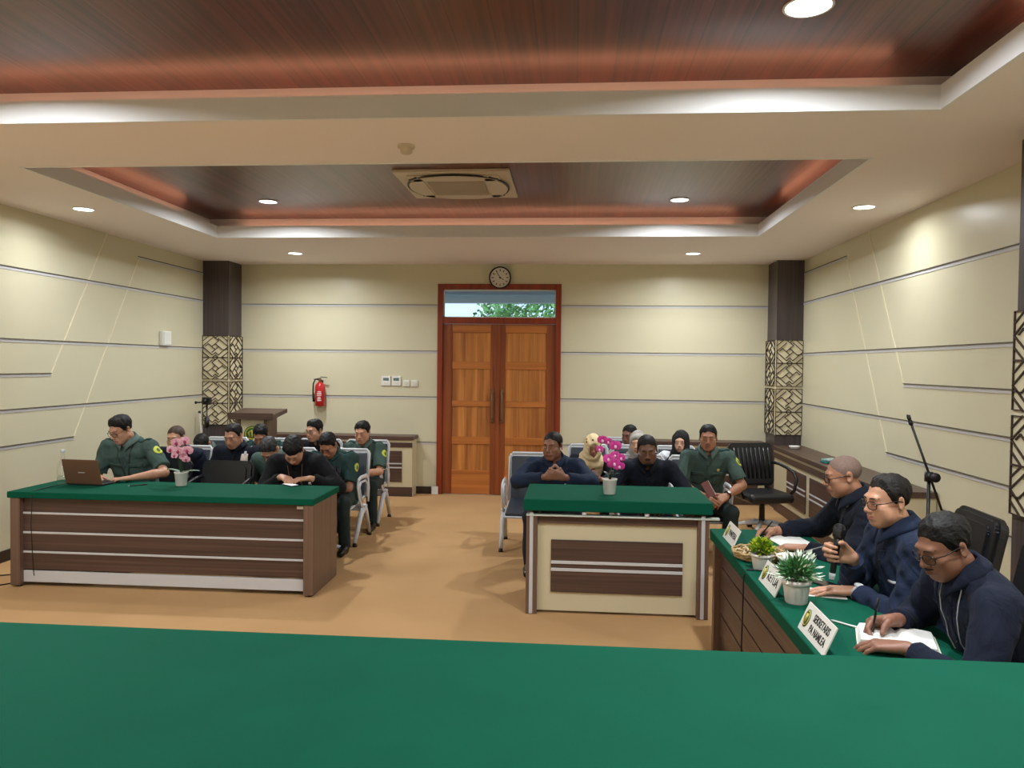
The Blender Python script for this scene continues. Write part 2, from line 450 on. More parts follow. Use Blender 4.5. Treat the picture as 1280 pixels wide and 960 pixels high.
# double door with transom
do = struct(thing('door_1', 'double teak panel door with a glazed transom', None))
f = MB()
y0, y1 = YB - .035, YB + .12
f.box(DX0, DX0 + .075, y0, y1, 0, DZ, .006); f.box(DX1 - .075, DX1, y0, y1, 0, DZ, .006)
f.box(DX0 + .075, DX1 - .075, y0, y1, DZ - .075, DZ, .006); f.box(DX0 + .075, DX1 - .075, y0, y1, 2.36, 2.445, .006)
f.build('door_frame', M_['teakf'], do)
MB().box(DX0 - .06, DX0 + .03, YB - .06, YB - .036, 0, .11, .004).build('plinth_block', M_['white'], do)
LX0, LX1 = DX0 + .075, DX1 - .075
mid = -1.025
rows = [(0.34, 0.70), (0.80, 1.22), (1.30, 1.74), (1.84, 2.24)]
def leaf(x0, x1, stile_l, stile_r):
    lo = thing('leaf', None, None); lo.parent = do
    px0, px1 = x0 + stile_l, x1 - stile_r
    s = MB(); s.box(x0, px0, YB, YB + .045, .01, 2.355, .003); s.box(px1, x1, YB, YB + .045, .01, 2.355, .003)
    s.build('stile', M_['teaks'], lo)
    r = MB(); zz = [.01] + [v for q in rows for v in q] + [2.355]
    for k in range(0, len(zz), 2): r.box(px0, px1, YB + .002, YB + .043, zz[k], zz[k + 1], .003)
    r.build('rail', M_['teakr'], lo)
    for z0, z1 in rows:
        p = MB(); w = (px1 - px0) / 3
        for k in range(3):
            p.box(px0 + w * k, px0 + w * (k + 1) - .002, YB + .016, YB + .032, z0, z1, .002)
        p.box(px0 - .01, px1 + .01, YB + .0285, YB + .0335, z0 - .01, z1 + .01)
        p.build('panel', M_['teak'], lo)
leaf(LX0, mid - .002, .13, .10)
leaf(mid + .002, LX1, .10, .12)
MB().box(mid - .035, mid + .03, YB - .012, YB + .02, .01, 2.35, .006).build('astragal', M_['teaks'], do)
for x in (mid - .075, mid + .06):
    h = MB()
    h.box(x - .02, x + .02, YB - .014, YB, 1.0, 1.46, .006)
    h.lathe([(0, 0), (.026, .01), (.02, .03), (0, .045)], (x, YB - .02, 1.40)); h.lathe([(0, 0), (.026, .01), (.02, .03), (0, .045)], (x, YB - .02, 1.0))
    h.tube([(x, YB - .015, 1.42), (x, YB - .06, 1.40), (x, YB - .065, 1.3), (x, YB - .065, 1.12), (x, YB - .06, 1.05), (x, YB - .015, 1.02)], .013, 10)
    h.build('door_handle', M_['brass'], do)
wi = struct(thing('window_1', 'glazed transom above the double door', None))
w = MB(); a0, a1, c0, c1 = DX0 + .075, DX1 - .075, 2.445, DZ - .075
w.box(a0, a1, YB + .02, YB + .05, c0, c0 + .014); w.box(a0, a1, YB + .02, YB + .05, c1 - .014, c1); w.box(a0, a0 + .014, YB + .02, YB + .05, c0, c1); w.box(a1 - .014, a1, YB + .02, YB + .05, c0, c1)
w.build('window_frame', M_['white'], wi)
MB().box(a0 + .014, a1 - .014, YB + .033, YB + .037, c0 + .014, c1 - .014).build('pane', M_['pane'], wi)

# outdoors seen through the transom: ground, roof eave, foliage
struct(MB().box(-14, 12, YB + .3, 40, -.3, -.15).build('ground', mat('outdoor_paving', (150, 146, 136), 0.9, var=0.1)), 'paved yard outside the door')
ev = MB().box(-8, 5, 12.2, 12.4, 2.80, 3.05); ev.box(-8, 5, 12.15, 12.45, 2.9, 2.93); ev.box(-8, 5, 10.6, 12.4, 3.0, 3.06)
struct(ev.build('roof_eave', mat('pale_blue_fascia', (196, 214, 226), 0.7)), 'pale roof eave outside above the door')
rnd = random.Random(4)
leafm = mat('tree_leaf', (112, 168, 96), 0.6, scale=2.5, col2=(64, 128, 62))
trunkm = mat('tree_bark', (96, 76, 58), 0.9, var=0.2)
def tree(x, y, h, r, label):
    t = thing('tree', label, 'tree', (x, y, -.15), group='trees outside the door')
    MB().tube([(0, 0, 0), (.05, 0, h * .4), (0, .05, h * .75)], [.11, .09, .05], 10).build('trunk', trunkm, t)
    c = MB()
    for k in range(2600):
        d = Vector((rnd.gauss(0, 1), rnd.gauss(0, 1), rnd.gauss(0, 1))).normalized() * r * rnd.uniform(.5, 1)
        p = Vector((0, 0, h)) + Vector((d.x, d.y, d.z * .8))
        u = Vector((rnd.uniform(-1, 1), rnd.uniform(-1, 1), rnd.uniform(-1, 1))).normalized(); v = u.orthogonal().normalized(); L = rnd.uniform(.09, .16)
        c.face([p, p + u * L * .5 + v * L * .28, p + u * L, p + u * L * .5 - v * L * .28])
    c.build('crown', leafm, t, fix=False)
tree(-.75, 15.2, 2.9, 1.2, 'green leafy tree seen through the middle of the transom')
tree(.9, 17.6, 3.0, 1.3, 'green leafy tree seen through the right end of the transom')

# downlights
GL = 'round recessed ceiling downlights'
def downlight(x, y, z, label, power=1.0, size=.085):
    o = thing('downlight', label, 'ceiling light', (x, y, z), group=GL)
    MB().lathe([(size, 0), (size + .009, -.002), (size + .010, -.005), (size + .002, -.009), (size - .003, -.005)]).build('rim', M_['white'], o)
    MB().lathe([(size, -.004), (size * .6, -.008), (0, -.009)]).build('diffuser', M_['led'], o)
    l = bpy.data.objects.new('downlight_lamp', lamp(None, LAMP_POWER * power)); COL.objects.link(l)
    l.parent = o; l.location = (0, 0, -.02)
downlight(-4.43, 6.58, ZC, 'downlight in the ceiling border above the left wall', .28)
downlight(-3.48, 9.30, ZC, 'downlight in the far ceiling border in front of the left pillar', .75)
downlight(1.43, 9.35, ZC, 'downlight in the far ceiling border in front of the right pillar', .75)
downlight(2.44, 6.68, ZC, 'downlight in the ceiling border above the right wall', .28)
downlight(-3.04, 7.38, 3.40, 'downlight in the far wooden tray left of the air conditioner')
downlight(1.0, 7.42, 3.40, 'downlight in the far wooden tray right of the air conditioner')
downlight(1.017, 3.49, 3.40, 'large bright downlight in the near wooden tray at the top of the picture', 1.0, .1)
for x, y, z in ((-3.05, 3.45, 3.40), (-3.05, 1.9, 3.40), (1.0, 1.9, 3.40), (-4.43, 2.6, ZC), (2.44, 2.6, ZC), (-3.0, -.8, ZC), (1.0, -.8, ZC)):
    downlight(x, y, z, 'round downlight behind or above the camera', .9 * 1.12 if abs(x + 1) < 3 else .3)

# ceiling cassette air conditioner
ac = thing('ceiling_air_conditioner', 'square white cassette air conditioner in the far wooden ceiling tray', 'air conditioner', (-1.02, 6.68, 3.40))
acm = mat('ac_ivory_plastic', (206, 192, 172), 0.45)
h = .485
b = MB()
b.box(-h, h, -h, h, -.03, 0, .008)
b.box(-h * .8, h * .8, -h * .8, h * .8, -.042, -.03, .006)
b.build('panel', acm, ac)
MB().box(-h * .5, h * .5, -h * .5, h * .5, -.05, -.042, .004).build('intake_grille', mat('ac_grille', (168, 152, 130), 0.6, var=.05, scale=3), ac)
for k in range(4):
    M = Matrix.Rotation(k * PI / 2, 4, 'Z')
    s = MB(); pts = [(math.sin(t) * .37 / math.sin(.6), -(.70 * (math.cos(t) - math.cos(.6)) * 1.1 + .295)) for t in [(-.6 + 1.2 * i / 12) for i in range(13)]]
    poly = pts + [(.34, -.265), (-.34, -.265)]
    s.prism(poly, -.052, -.036, M=M)
    s.build('louver', acm, ac)
    g = MB(); g.tube([(M @ Vector((p[0] * 1.02, p[1] - .012, -.043))) for p in pts], .007, 6)
    g.build('outlet_slot', M_['black'], ac)
sd = thing('smoke_detector', 'small round white smoke detector on the ceiling beam between the trays', 'smoke detector', (-1.06, 4.74, ZC))
MB().lathe([(0, 0), (.055, 0), (.055, -.012), (.045, -.02), (0, -.02)]).build('base', acm, sd)
MB().lathe([(.04, -.02), (.036, -.045), (.03, -.05), (0, -.05)]).build('sensor_head', acm, sd)
# ------------------------------------------------------------------ wall fittings
ck = thing('wall_clock', 'round wall clock with dark rim hanging above the double door', 'clock', (-1.003, YB - .036, 2.988))
R90 = Matrix.Rotation(PI / 2, 4, 'X')
MB().lathe([(.13, 0), (.15, .005), (.152, .035), (.138, .045), (.134, .03), (.134, .0)], M=R90, n=40).build('rim', M_['black'], ck)
MB().lathe([(.136, .02), (0, .021)], M=R90, n=40).build('dial', mat('clock_dial', (226, 220, 210), .5), ck)
for k in range(12):
    a = k * PI / 6; r0 = .1
    MB().box(-.006, .006, -.0235, -.0205, -.013, .013, M=Matrix.Rotation(a, 4, 'Y') @ Matrix.Translation((0, 0, r0))).build('hour_mark', M_['ink'], ck)
for nme, L, a in (('hour_hand', .06, 2.1), ('minute_hand', .09, -.55)):
    MB().box(-.004, .004, -.027, -.024, -.015, L, M=Matrix.Rotation(a, 4, 'Y')).build(nme, M_['ink'], ck)
MB().lathe([(.013, .022), (.012, .03), (0, .031)], M=R90, n=16).build('hub', M_['ink'], ck)

ex = thing('fire_extinguisher', 'red fire extinguisher hung on the back wall left of the door', 'fire extinguisher', (-3.5, YB - .08, 1.2))
MB().lathe([(0, 0), (.055, 0), (.068, .012), (.068, .27), (.06, .3), (.03, .325), (.024, .335), (0, .335)]).build('cylinder', M_['red'], ex)
lb = MB()
for i, (zz, wd) in enumerate(((.2, .7), (.175, .9), (.15, .9), (.12, .6), (.1, .8), (.08, .8))):
    n_ = 6; r_ = .0688
    for q in range(n_):
        a0 = -PI / 2 - .55 * wd + q * 1.1 * wd / n_ + .15; a1 = a0 + 1.1 * wd / n_ * .75; hh = .007
        lb.face([(r_ * math.cos(a0), r_ * math.sin(a0), zz - hh), (r_ * math.cos(a1), r_ * math.sin(a1), zz - hh), (r_ * math.cos(a1), r_ * math.sin(a1), zz + hh), (r_ * math.cos(a0), r_ * math.sin(a0), zz + hh)])
lb.build('label_print', M_['white'], ex)
v = MB(); v.lathe([(0, .33), (.02, .33), (.02, .37), (.012, .39), (0, .39)]); v.build('valve', M_['brass'], ex)
v = MB(); v.box(-.015, .085, -.012, .012, .375, .385, .003, M=Matrix.Rotation(-.2, 4, 'Y')); v.box(-.015, .08, -.012, .012, .398, .408, .003, M=Matrix.Rotation(.05, 4, 'Y')); v.build('lever', M_['blackm'], ex)
MB().tube([(-.01, -.01, .365), (-.06, -.02, .37), (-.09, -.02, .31), (-.093, -.02, .2), (-.088, -.02, .12), (-.08, -.02, .06)], [.01, .01, .01, .01, .014, .018], 10).build('hose', M_['black'], ex)
MB().box(-.02, .02, .06, .08, .2, .36, .003).build('bracket', M_['blackm'], ex)

def wall_plate(name, label, cat, x0, x1, z0, z1, extra=None, group=None):
    o = thing(name, label, cat, ((x0 + x1) / 2, YB, (z0 + z1) / 2), group=group)
    w, hh = (x1 - x0) / 2, (z1 - z0) / 2
    MB().box(-w, w, -.02, 0, -hh, hh, .004).build('housing', M_['white'], o)
    if extra == 'lcd':
        MB().box(-w * .62, w * .62, -.022, -.019, hh * .05, hh * .62).build('display', mat('lcd_grey', (104, 124, 120), .3), o)
        MB().box(-w * .5, w * .5, -.023, -.019, -hh * .6, -hh * .4).build('button_row', M_['offwhite'], o)
    else:
        MB().box(-w * .6, w * .6, -.026, -.019, -hh * .6, hh * .6, .003).build('rocker', M_['offwhite'], o)
wall_plate('thermostat', 'white thermostat on the back wall, the one farther from the door', 'thermostat', -2.648, -2.52, 1.495, 1.627, 'lcd', 'wall thermostats')
wall_plate('thermostat', 'white thermostat on the back wall next to the light switches', 'thermostat', -2.503, -2.376, 1.495, 1.627, 'lcd', 'wall thermostats')
wall_plate('light_switch', 'small square switch beside the thermostat', 'light switch', -2.343, -2.255, 1.487, 1.573, None, 'wall switches')
wall_plate('light_switch', 'small square switch nearest the door frame', 'light switch', -2.23, -2.142, 1.487, 1.573, None, 'wall switches')
wb = thing('wall_box', 'white rectangular box mounted on the left wall', 'wall box', (XL, 9.0, 2.08))
MB().box(0, .05, -.1, .1, -.09, .09, .008).build('housing', M_['white'], wb)
MB().box(.05, .056, -.085, .085, -.075, .075, .004).build('cover', M_['white'], wb)

# ------------------------------------------------------------------ cabinets
def cabinet(name, label, L, panels, loc, rz, end_l=False, end_r=False, depth=.3, H=.82):
    """low cabinet along local +X, front at local y=0 facing -Y, back at y=depth"""
    o = thing(name, label, 'cabinet', loc, rz)
    MB().box(0, L, .03, depth, .0, H - .03).build('carcass', M_['cream'], o)
    MB().box(-.0, L, .012, .03, 0, .13, .003).build('kick_board', M_['walnutx'], o)
    t = MB(); t.box(-.02, L + .02, -.02, depth, H - .05, H, .004); t.build('top', M_['walnutx'], o)
    MB().box(0, L, .0, .03, H - .15, H - .085, .003).build('upper_rail', M_['walnutx'], o)
    MB().box(0, L, .004, .03, H - .085, H - .05).build('cream_band', M_['cream'], o)
    MB().box(0, L, .014, .03, .13, H - .15).build('face_frame', M_['cream'], o)
    for x0, x1 in panels:
        d = MB().box(x0, x1, .002, .014, .2, .62, .003).build('panel', M_['walnutx'], o)
        s = MB(); s.box(x0, x1, -.003, .004, .44, .456); s.box(x0, x1, -.003, .004, .385, .401)
        s.build('silver_strip', M_['alu'], d)
    return o
cabinet('low_cabinet', 'long low cabinet on the back wall left of the door', 2.45, [(.12 + k * .79, .77 + k * .79) for k in range(2)] + [(1.7, 2.31)], (-4.6, 10.1, 0), 0)
cabinet('low_cabinet', 'low cabinet on the back wall right of the door', 2.31, [(.1 + k * .75, .72 + k * .75) for k in range(3)], (.2, 10.1, 0), 0)
cabinet('low_cabinet', 'low cabinet along the right wall behind the bald man', 3.55, [(.6 + k * .87 - .0, 1.33 + k * .87) for k in range(3)] , (2.55, 9.85, 0), -PI / 2, depth=.36)
pk = thing('tissue_pack', 'teal and white packet lying on the right wall cabinet', 'packet', (2.68, 8.1, .82), .3)
MB().box(-.09, .09, -.06, .06, 0, .02, .008).build('lower_pack', mat('teal_wrap', (40, 110, 112), .4), pk)
MB().box(-.085, .07, -.055, .05, .02, .045, .01, M=Matrix.Rotation(.15, 4, 'Z')).build('upper_pack', mat('teal_white_wrap', (70, 140, 140), .4, scale=12, col2=(226, 232, 230)), pk)
cp = thing('paper_cup', 'small white dish at the pillar end of the right wall cabinet', 'dish', (2.68, 9.4, .82))
MB().lathe([(0, .002), (.045, .002), (.06, .03), (.064, .04), (.058, .036), (.042, .01), (0, .008)]).build('bowl', M_['white'], cp)

# ------------------------------------------------------------------ desks
# front bench, its cloth fills the foreground
fb = thing('judges_bench', 'large green cloth covered bench in the foreground', 'desk', (-.3, 1.75, 0))
c = MB(); c.box(-2.4, 2.4, -.47, .475, .93, .98, .006, seg=3); c.build('table_cloth', M_['cloth'], fb)
c = MB(); c.box(-2.32, 2.32, .36, .40, .0, .93); c.build('front_panel', M_['walnutx'], fb)
for x in (-2.36, 2.30): MB().box(x, x + .06, -.42, .42, 0, .93, .003).build('side_panel', M_['walnuty'], fb)

# left desk
d1 = thing('long_desk', 'long walnut desk with green cloth on the left', 'desk', (-3.2, 5.95, 0))
x0, x1 = -1.235, 1.245; y0, y1 = -.32, .27
c = MB(); c.box(x0, x1, y0, y1 + .05, .71, .76, .006, seg=3); c.build('table_cloth', M_['cloth'], d1)
MB().box(x0 + .02, x0 + .10, y0 + .01, y1, 0.015, .71, .003).build('side_panel', M_['walnutz'], d1)
MB().box(x1 - .085, x1 - .005, y0 + .01, y1, 0.015, .71, .003).build('side_panel', M_['walnutz'], d1)
fp = MB(); zz = [.13, .275, .43, .585, .71]
for a, bz in zip(zz, zz[1:]): fp.box(x0 + .10, x1 - .085, y0 + .055, y0 + .075, a + .006, bz - .006, .002)
fp.build('front_panel', M_['walnutx'], d1)
for z in zz[1:-1]: MB().box(x0 + .10, x1 - .085, y0 + .046, y0 + .07, z - .008, z + .008, .002).build('silver_strip', M_['alu'], d1)
MB().box(x0 + .10, x1 - .085, y0 + .05, y0 + .07, .035, .125, .002).build('kick_plate', M_['alu'], d1)
MB().box(x1 - .15, x1 - .088, y0 + .048, y0 + .056, .672, .694, .001).build('name_tag', M_['white'], d1)
for x in (x0 + .06, x1 - .045):
    for y in (y0 + .06, y1 - .06): MB().lathe([(0, 0), (.02, 0), (.02, .016), (0, .016)], (x, y, 0)).build('foot', M_['black'], d1)

# middle desk
d2 = thing('middle_desk', 'cream and walnut desk with green cloth in front of the navy shirted pair', 'desk', (.33, 5.8, 0))
x0, x1 = -.67, .67; y0, y1 = -.36, .34
c = MB(); c.box(x0, x1, y0 - .015, y1, .755, .84, .008, seg=3); c.build('table_cloth', M_['cloth'], d2)
MB().box(x0 + .02, x1 + .05, y0 + .0, y0 + .06, .715, .727, .002).build('glass_edge', mat('frosted_glass_edge', (200, 206, 196), .2), d2)
for x, nm_ in ((x0 + .02, 'l'), (x1 - .1, 'r')):
    p = MB().box(x, x + .08, y0 + .015, y1 - .03, .0, .715, .003).build('side_panel', M_['walnutz'], d2)
    MB().box(x + .024, x + .05, y0 + .008, y0 + .02, 0.005, .74, .002).build('silver_edge', M_['silver'], p)
MB().box(x0 + .1, x1 - .1, y0 + .05, y0 + .07, .02, .715, .002).build('front_panel', M_['cream'], d2)
MB().box(x0 + .1, x1 - .1, y0 + .03, y0 + .06, .66, .715, .002).build('upper_rail', M_['walnutx'], d2)
ip = MB().box(x0 + .2, x1 - .2, y0 + .035, y0 + .05, .16, .54, .003).build('inset_panel', M_['walnutx'], d2)
for z in (.325, .378): MB().box(x0 + .2, x1 - .2, y0 + .028, y0 + .037, z - .011, z + .011, .002).build('silver_strip', M_['alu'], ip)
for x in (-.235, .21): MB().lathe([(0, -.03), (.014, -.03), (.017, -.02), (.014, 0), (0, 0)], (x, y0 + .01, .757)).build('stud', M_['chrome'], d2)

# right desk, runs along the depth
d3 = thing('side_desk', 'walnut desk with green cloth on the right where three men sit', 'desk', (1.2, 3.7, 0))
x0, x1 = -.315, .27; y0, y1 = -1.22, 1.22
c = MB(); c.box(x0, x1, y0, y1, .705, .77, .007, seg=3); c.build('table_cloth', M_['cloth'], d3)
MB().box(x0 + .02, x1 - .02, y1 - .08, y1 - .02, 0, .705, .003).build('side_panel', M_['walnutz'], d3)
MB().box(x0 + .02, x1 - .02, y0 + .02, y0 + .08, 0, .705, .003).build('side_panel', M_['walnutz'], d3)
fp = MB(); zz = [.1, .25, .4, .55, .70]
for a, bz in zip(zz, zz[1:]): fp.box(x0 + .06, x0 + .08, y0 + .08, y1 - .08, a + .006, bz - .006, .002)
fp.box(x0 + .068, x0 + .085, y0 + .08, y1 - .08, .02, .7)
fp.build('front_panel', M_['walnuty'], d3)

# ------------------------------------------------------------------ chairs
def waiting_bench(n, pitch):
    """row of linked waiting-room seats, local origin under the middle of the beam; faces -Y"""
    o = thing('waiting_bench', '', 'bench')
    W = n * pitch
    MB().box(-W / 2 - .03, W / 2 + .03, -.03, .05, .30, .36, .006).build('beam', M_['silver'], o)
    Rs = Matrix.Translation((0, -.22, .37)) @ Matrix.Rotation(math.radians(4), 4, 'X')
    Rb = Matrix.Translation((0, .22, .40)) @ Matrix.Rotation(math.radians(-15), 4, 'X')
    for k in range(n):
        x = -W / 2 + pitch * (k + .5); w = pitch / 2 - .03
        T = Matrix.Translation((x, 0, 0))
        s = MB().box(-w, w, -.24, .42, 0, .02, .008, M=T @ Rs).build('seat', M_['silver'], o)
        MB().box(-w + .02, w - .02, -.22, .40, .015, .05, .014, M=T @ Rs).build('seat_pad', M_['pad'], s)
        f = MB()
        f.tube([T @ Rb @ Vector(p) for p in ((-w, 0, 0), (-w, 0, .46), (-w + .03, 0, .50), (w - .03, 0, .50), (w, 0, .46), (w, 0, 0))], .014, 8)
        f.box(-w, w, -.004, .012, .0, .49, M=T @ Rb)
        bk = f.build('backrest', M_['silver'], o)
        MB().box(-w + .022, w - .022, -.03, .0, .02, .465, .012, M=T @ Rb).build('back_pad', M_['pad'], bk)
    for k in range(n + 1):
        x = -W / 2 + pitch * k
        a = MB()
        pts = [(x, .18, .36), (x, .2, .5), (x, .17, .61), (x, .10, .645), (x, -.1, .65), (x, -.19, .635), (x, -.215, .58), (x, -.17, .47), (x, -.08, .38), (x, -.02, .34)]
        a.tube(pts, .021, 10, flat=.55)
        a.tube([(x, .14, .42), (x, .14, .55), (x, .06, .6), (x, -.1, .6), (x, -.15, .56), (x, -.1, .46), (x, -.03, .39)], .012, 8)
        a.build('armrest', M_['chrome'], o)
    for x in ([-W / 2 + .0, W / 2 - .0] if n < 4 else [-W / 2, W / 2]):
        l = MB()
        l.tube([(x, .02, .34), (x, -.1, .27), (x, -.3, .03)], [.034, .028, .02], 10)
        l.build('leg', M_['chrome'], o)
        l = MB(); l.tube([(x, .02, .34), (x, .1, .27), (x, .24, .03)], [.034, .026, .018], 10); l.build('leg', M_['chrome'], o)
        l = MB()
        l.lathe([(0, 0), (.024, 0), (.02, .03), (0, .03)], (x, -.3, 0)); l.lathe([(0, 0), (.024, 0), (.02, .03), (0, .03)], (x, .24, 0))
        l.build('foot', M_['black'], o)
    return o
PITCH = .575
wb0 = waiting_bench(4, PITCH)
GB = 'linked waiting benches'
wb0.location = (-2.11 - 2 * PITCH, 7.57, 0)
tag(wb0, 'four-seat waiting bench in the front row of the left group', 'bench', GB)
dup(wb0, (-2.13 - 2 * PITCH, 8.52, 0), 0, 'four-seat waiting bench in the back row of the left group, near the cabinet', GB)
wb1 = waiting_bench(1, .555)
wb1.location = (-.67 + .2775, 7.55, 0)
tag(wb1, 'single waiting seat under the man with clasped hands', 'bench', GB)
wb3 = waiting_bench(2, .555)
wb3.location = (.97, 7.55, 0)
tag(wb3, 'two-seat waiting bench under the bearded man and the uniformed man', 'bench', GB)
wb4 = waiting_bench(3, .5)
wb4.location = (.69, 8.5, 0)
tag(wb4, 'three-seat waiting bench of the headscarved women, second row on the right', 'bench', GB)
wb2 = waiting_bench(1, .555)
wb2.location = (.68, 9.42, 0)
tag(wb2, 'single waiting seat at the cabinet under the man in white', 'bench', GB)

def office_chair(seat_h=.46, back_h=.50, aw=1.0, ribs=True):
    o = thing('office_chair', '', 'chair')
    s = MB()
    s.box(-.25, .25, -.26, .24, seat_h - .10, seat_h, .045, seg=4)
    s.build('seat', M_['leather'], o)
    Rb = Matrix.Translation((0, .24, seat_h + .0)) @ Matrix.Rotation(math.radians(-12), 4, 'X')
    R_ = Rb @ Matrix(((1, 0, 0, 0), (0, 0, -1, 0), (0, 1, 0, 0), (0, 0, 0, 1)))
    def round_rect(hw, z0, z1, r):
        return [(cx + r * math.cos(t), cz + r * math.sin(t)) for cx, cz, a0 in ((hw - r, z1 - r, 0), (-hw + r, z1 - r, PI / 2), (-hw + r, z0 + r, PI), (hw - r, z0 + r, 1.5 * PI)) for t in [a0 + q * PI / 10 for q in range(6)]]
    bk = MB().prism(round_rect(.26, .02, back_h, .07), -.045, .03, M=R_, bev=.022)
    ob = bk.build('backrest', M_['leather'], o)
    if ribs:
        rb = MB()
        for k in range(9):
            x = -.2 + k * .05
            rb.tube([Rb @ Vector((x, -.020, .10)), Rb @ Vector((x, -.034, .26)), Rb @ Vector((x, -.020, back_h - .06))], .022, 8, flat=.6)
        rb.build('ribbed_padding', M_['leather'], ob)
    else:
        MB().prism(round_rect(.215, .06, back_h - .035, .06), .0, .045, M=R_, bev=.02).build('back_cushion', M_['leather'], ob)
    for sx in (-1, 1):
        a = MB()
        a.tube([(sx * .25, .2, seg_z) for seg_z in ()] or [(sx * .24, .26, seat_h + .28), (sx * (.255 + .035 * aw), .2, seat_h + .27), (sx * (.255 + .06 * aw), .05, seat_h + .24), (sx * (.255 + .07 * aw), -.08, seat_h + .2), (sx * (.255 + .07 * aw), -.13, seat_h + .14), (sx * (.255 + .05 * aw), -.12, seat_h + .02), (sx * .25, -.08, seat_h - .06)], .018, 10)
        a.build('armrest', M_['black'], o)
    c = MB(); c.lathe([(0, .1), (.035, .1), (.03, .2), (.028, seat_h - .1), (.09, seat_h - .1), (0, seat_h - .09)]); c.build('gas_column', M_['black'], o)
    for k in range(5):
        a = k * 2 * PI / 5 + .3
        l = MB(); d = Vector((math.cos(a), math.sin(a), 0))
        l.tube([d * .03 + Vector((0, 0, .12)), d * .18 + Vector((0, 0, .105)), d * .31 + Vector((0, 0, .07))], [.028, .022, .016], 8)
        lg = l.build('leg', M_['chrome'], o)
        w = MB(); p = d * .31
        for q in (-.014, .014):
            w.lathe([(0, -.008), (.026, -.008), (.026, .008), (0, .008)], M=Matrix.Translation(p + Vector((-d.y * q, d.x * q, .026))) @ Matrix.Rotation(a, 4, 'Z') @ Matrix.Rotation(PI / 2, 4, 'X'), n=14)
        w.build('caster', M_['black'], lg)
    return o
GO = 'black leather office chairs'
oc = office_chair()
oc.location = (2.07, 8.42, 0); oc.rotation_euler = (0, 0, math.radians(12))
tag(oc, 'empty black office chair standing by the right corner pillar', 'chair', GO)
oc2 = office_chair(.43, .44, .2, False)
oc2.location = (-3.86, 6.66, 0); oc2.rotation_euler = (0, 0, .06)
tag(oc2, 'black office chair of the laptop user behind the left desk', 'chair', GO)
dup(oc2, (-3.265, 6.66, 0), -.04, 'empty black office chair behind the middle of the left desk', GO)

oc3 = office_chair(.46, .56, .25, False)
oc3.location = (1.93, 4.44, 0); oc3.rotation_euler = (0, 0, -PI / 2 - .05)
tag(oc3, 'black office chair under the shaven headed man at the side desk', 'chair', GO)
dup(oc3, (1.83, 3.55, 0), -PI / 2, 'black office chair under the man holding the microphone', GO)
dup(oc3, (1.80, 2.93, 0), -PI / 2 - .1, 'black office chair of the man writing in the notebook', GO)
oc4 = dup(oc2, (-2.45, 6.86, 0), 0, 'black office chair under the young man with the phone', GO)
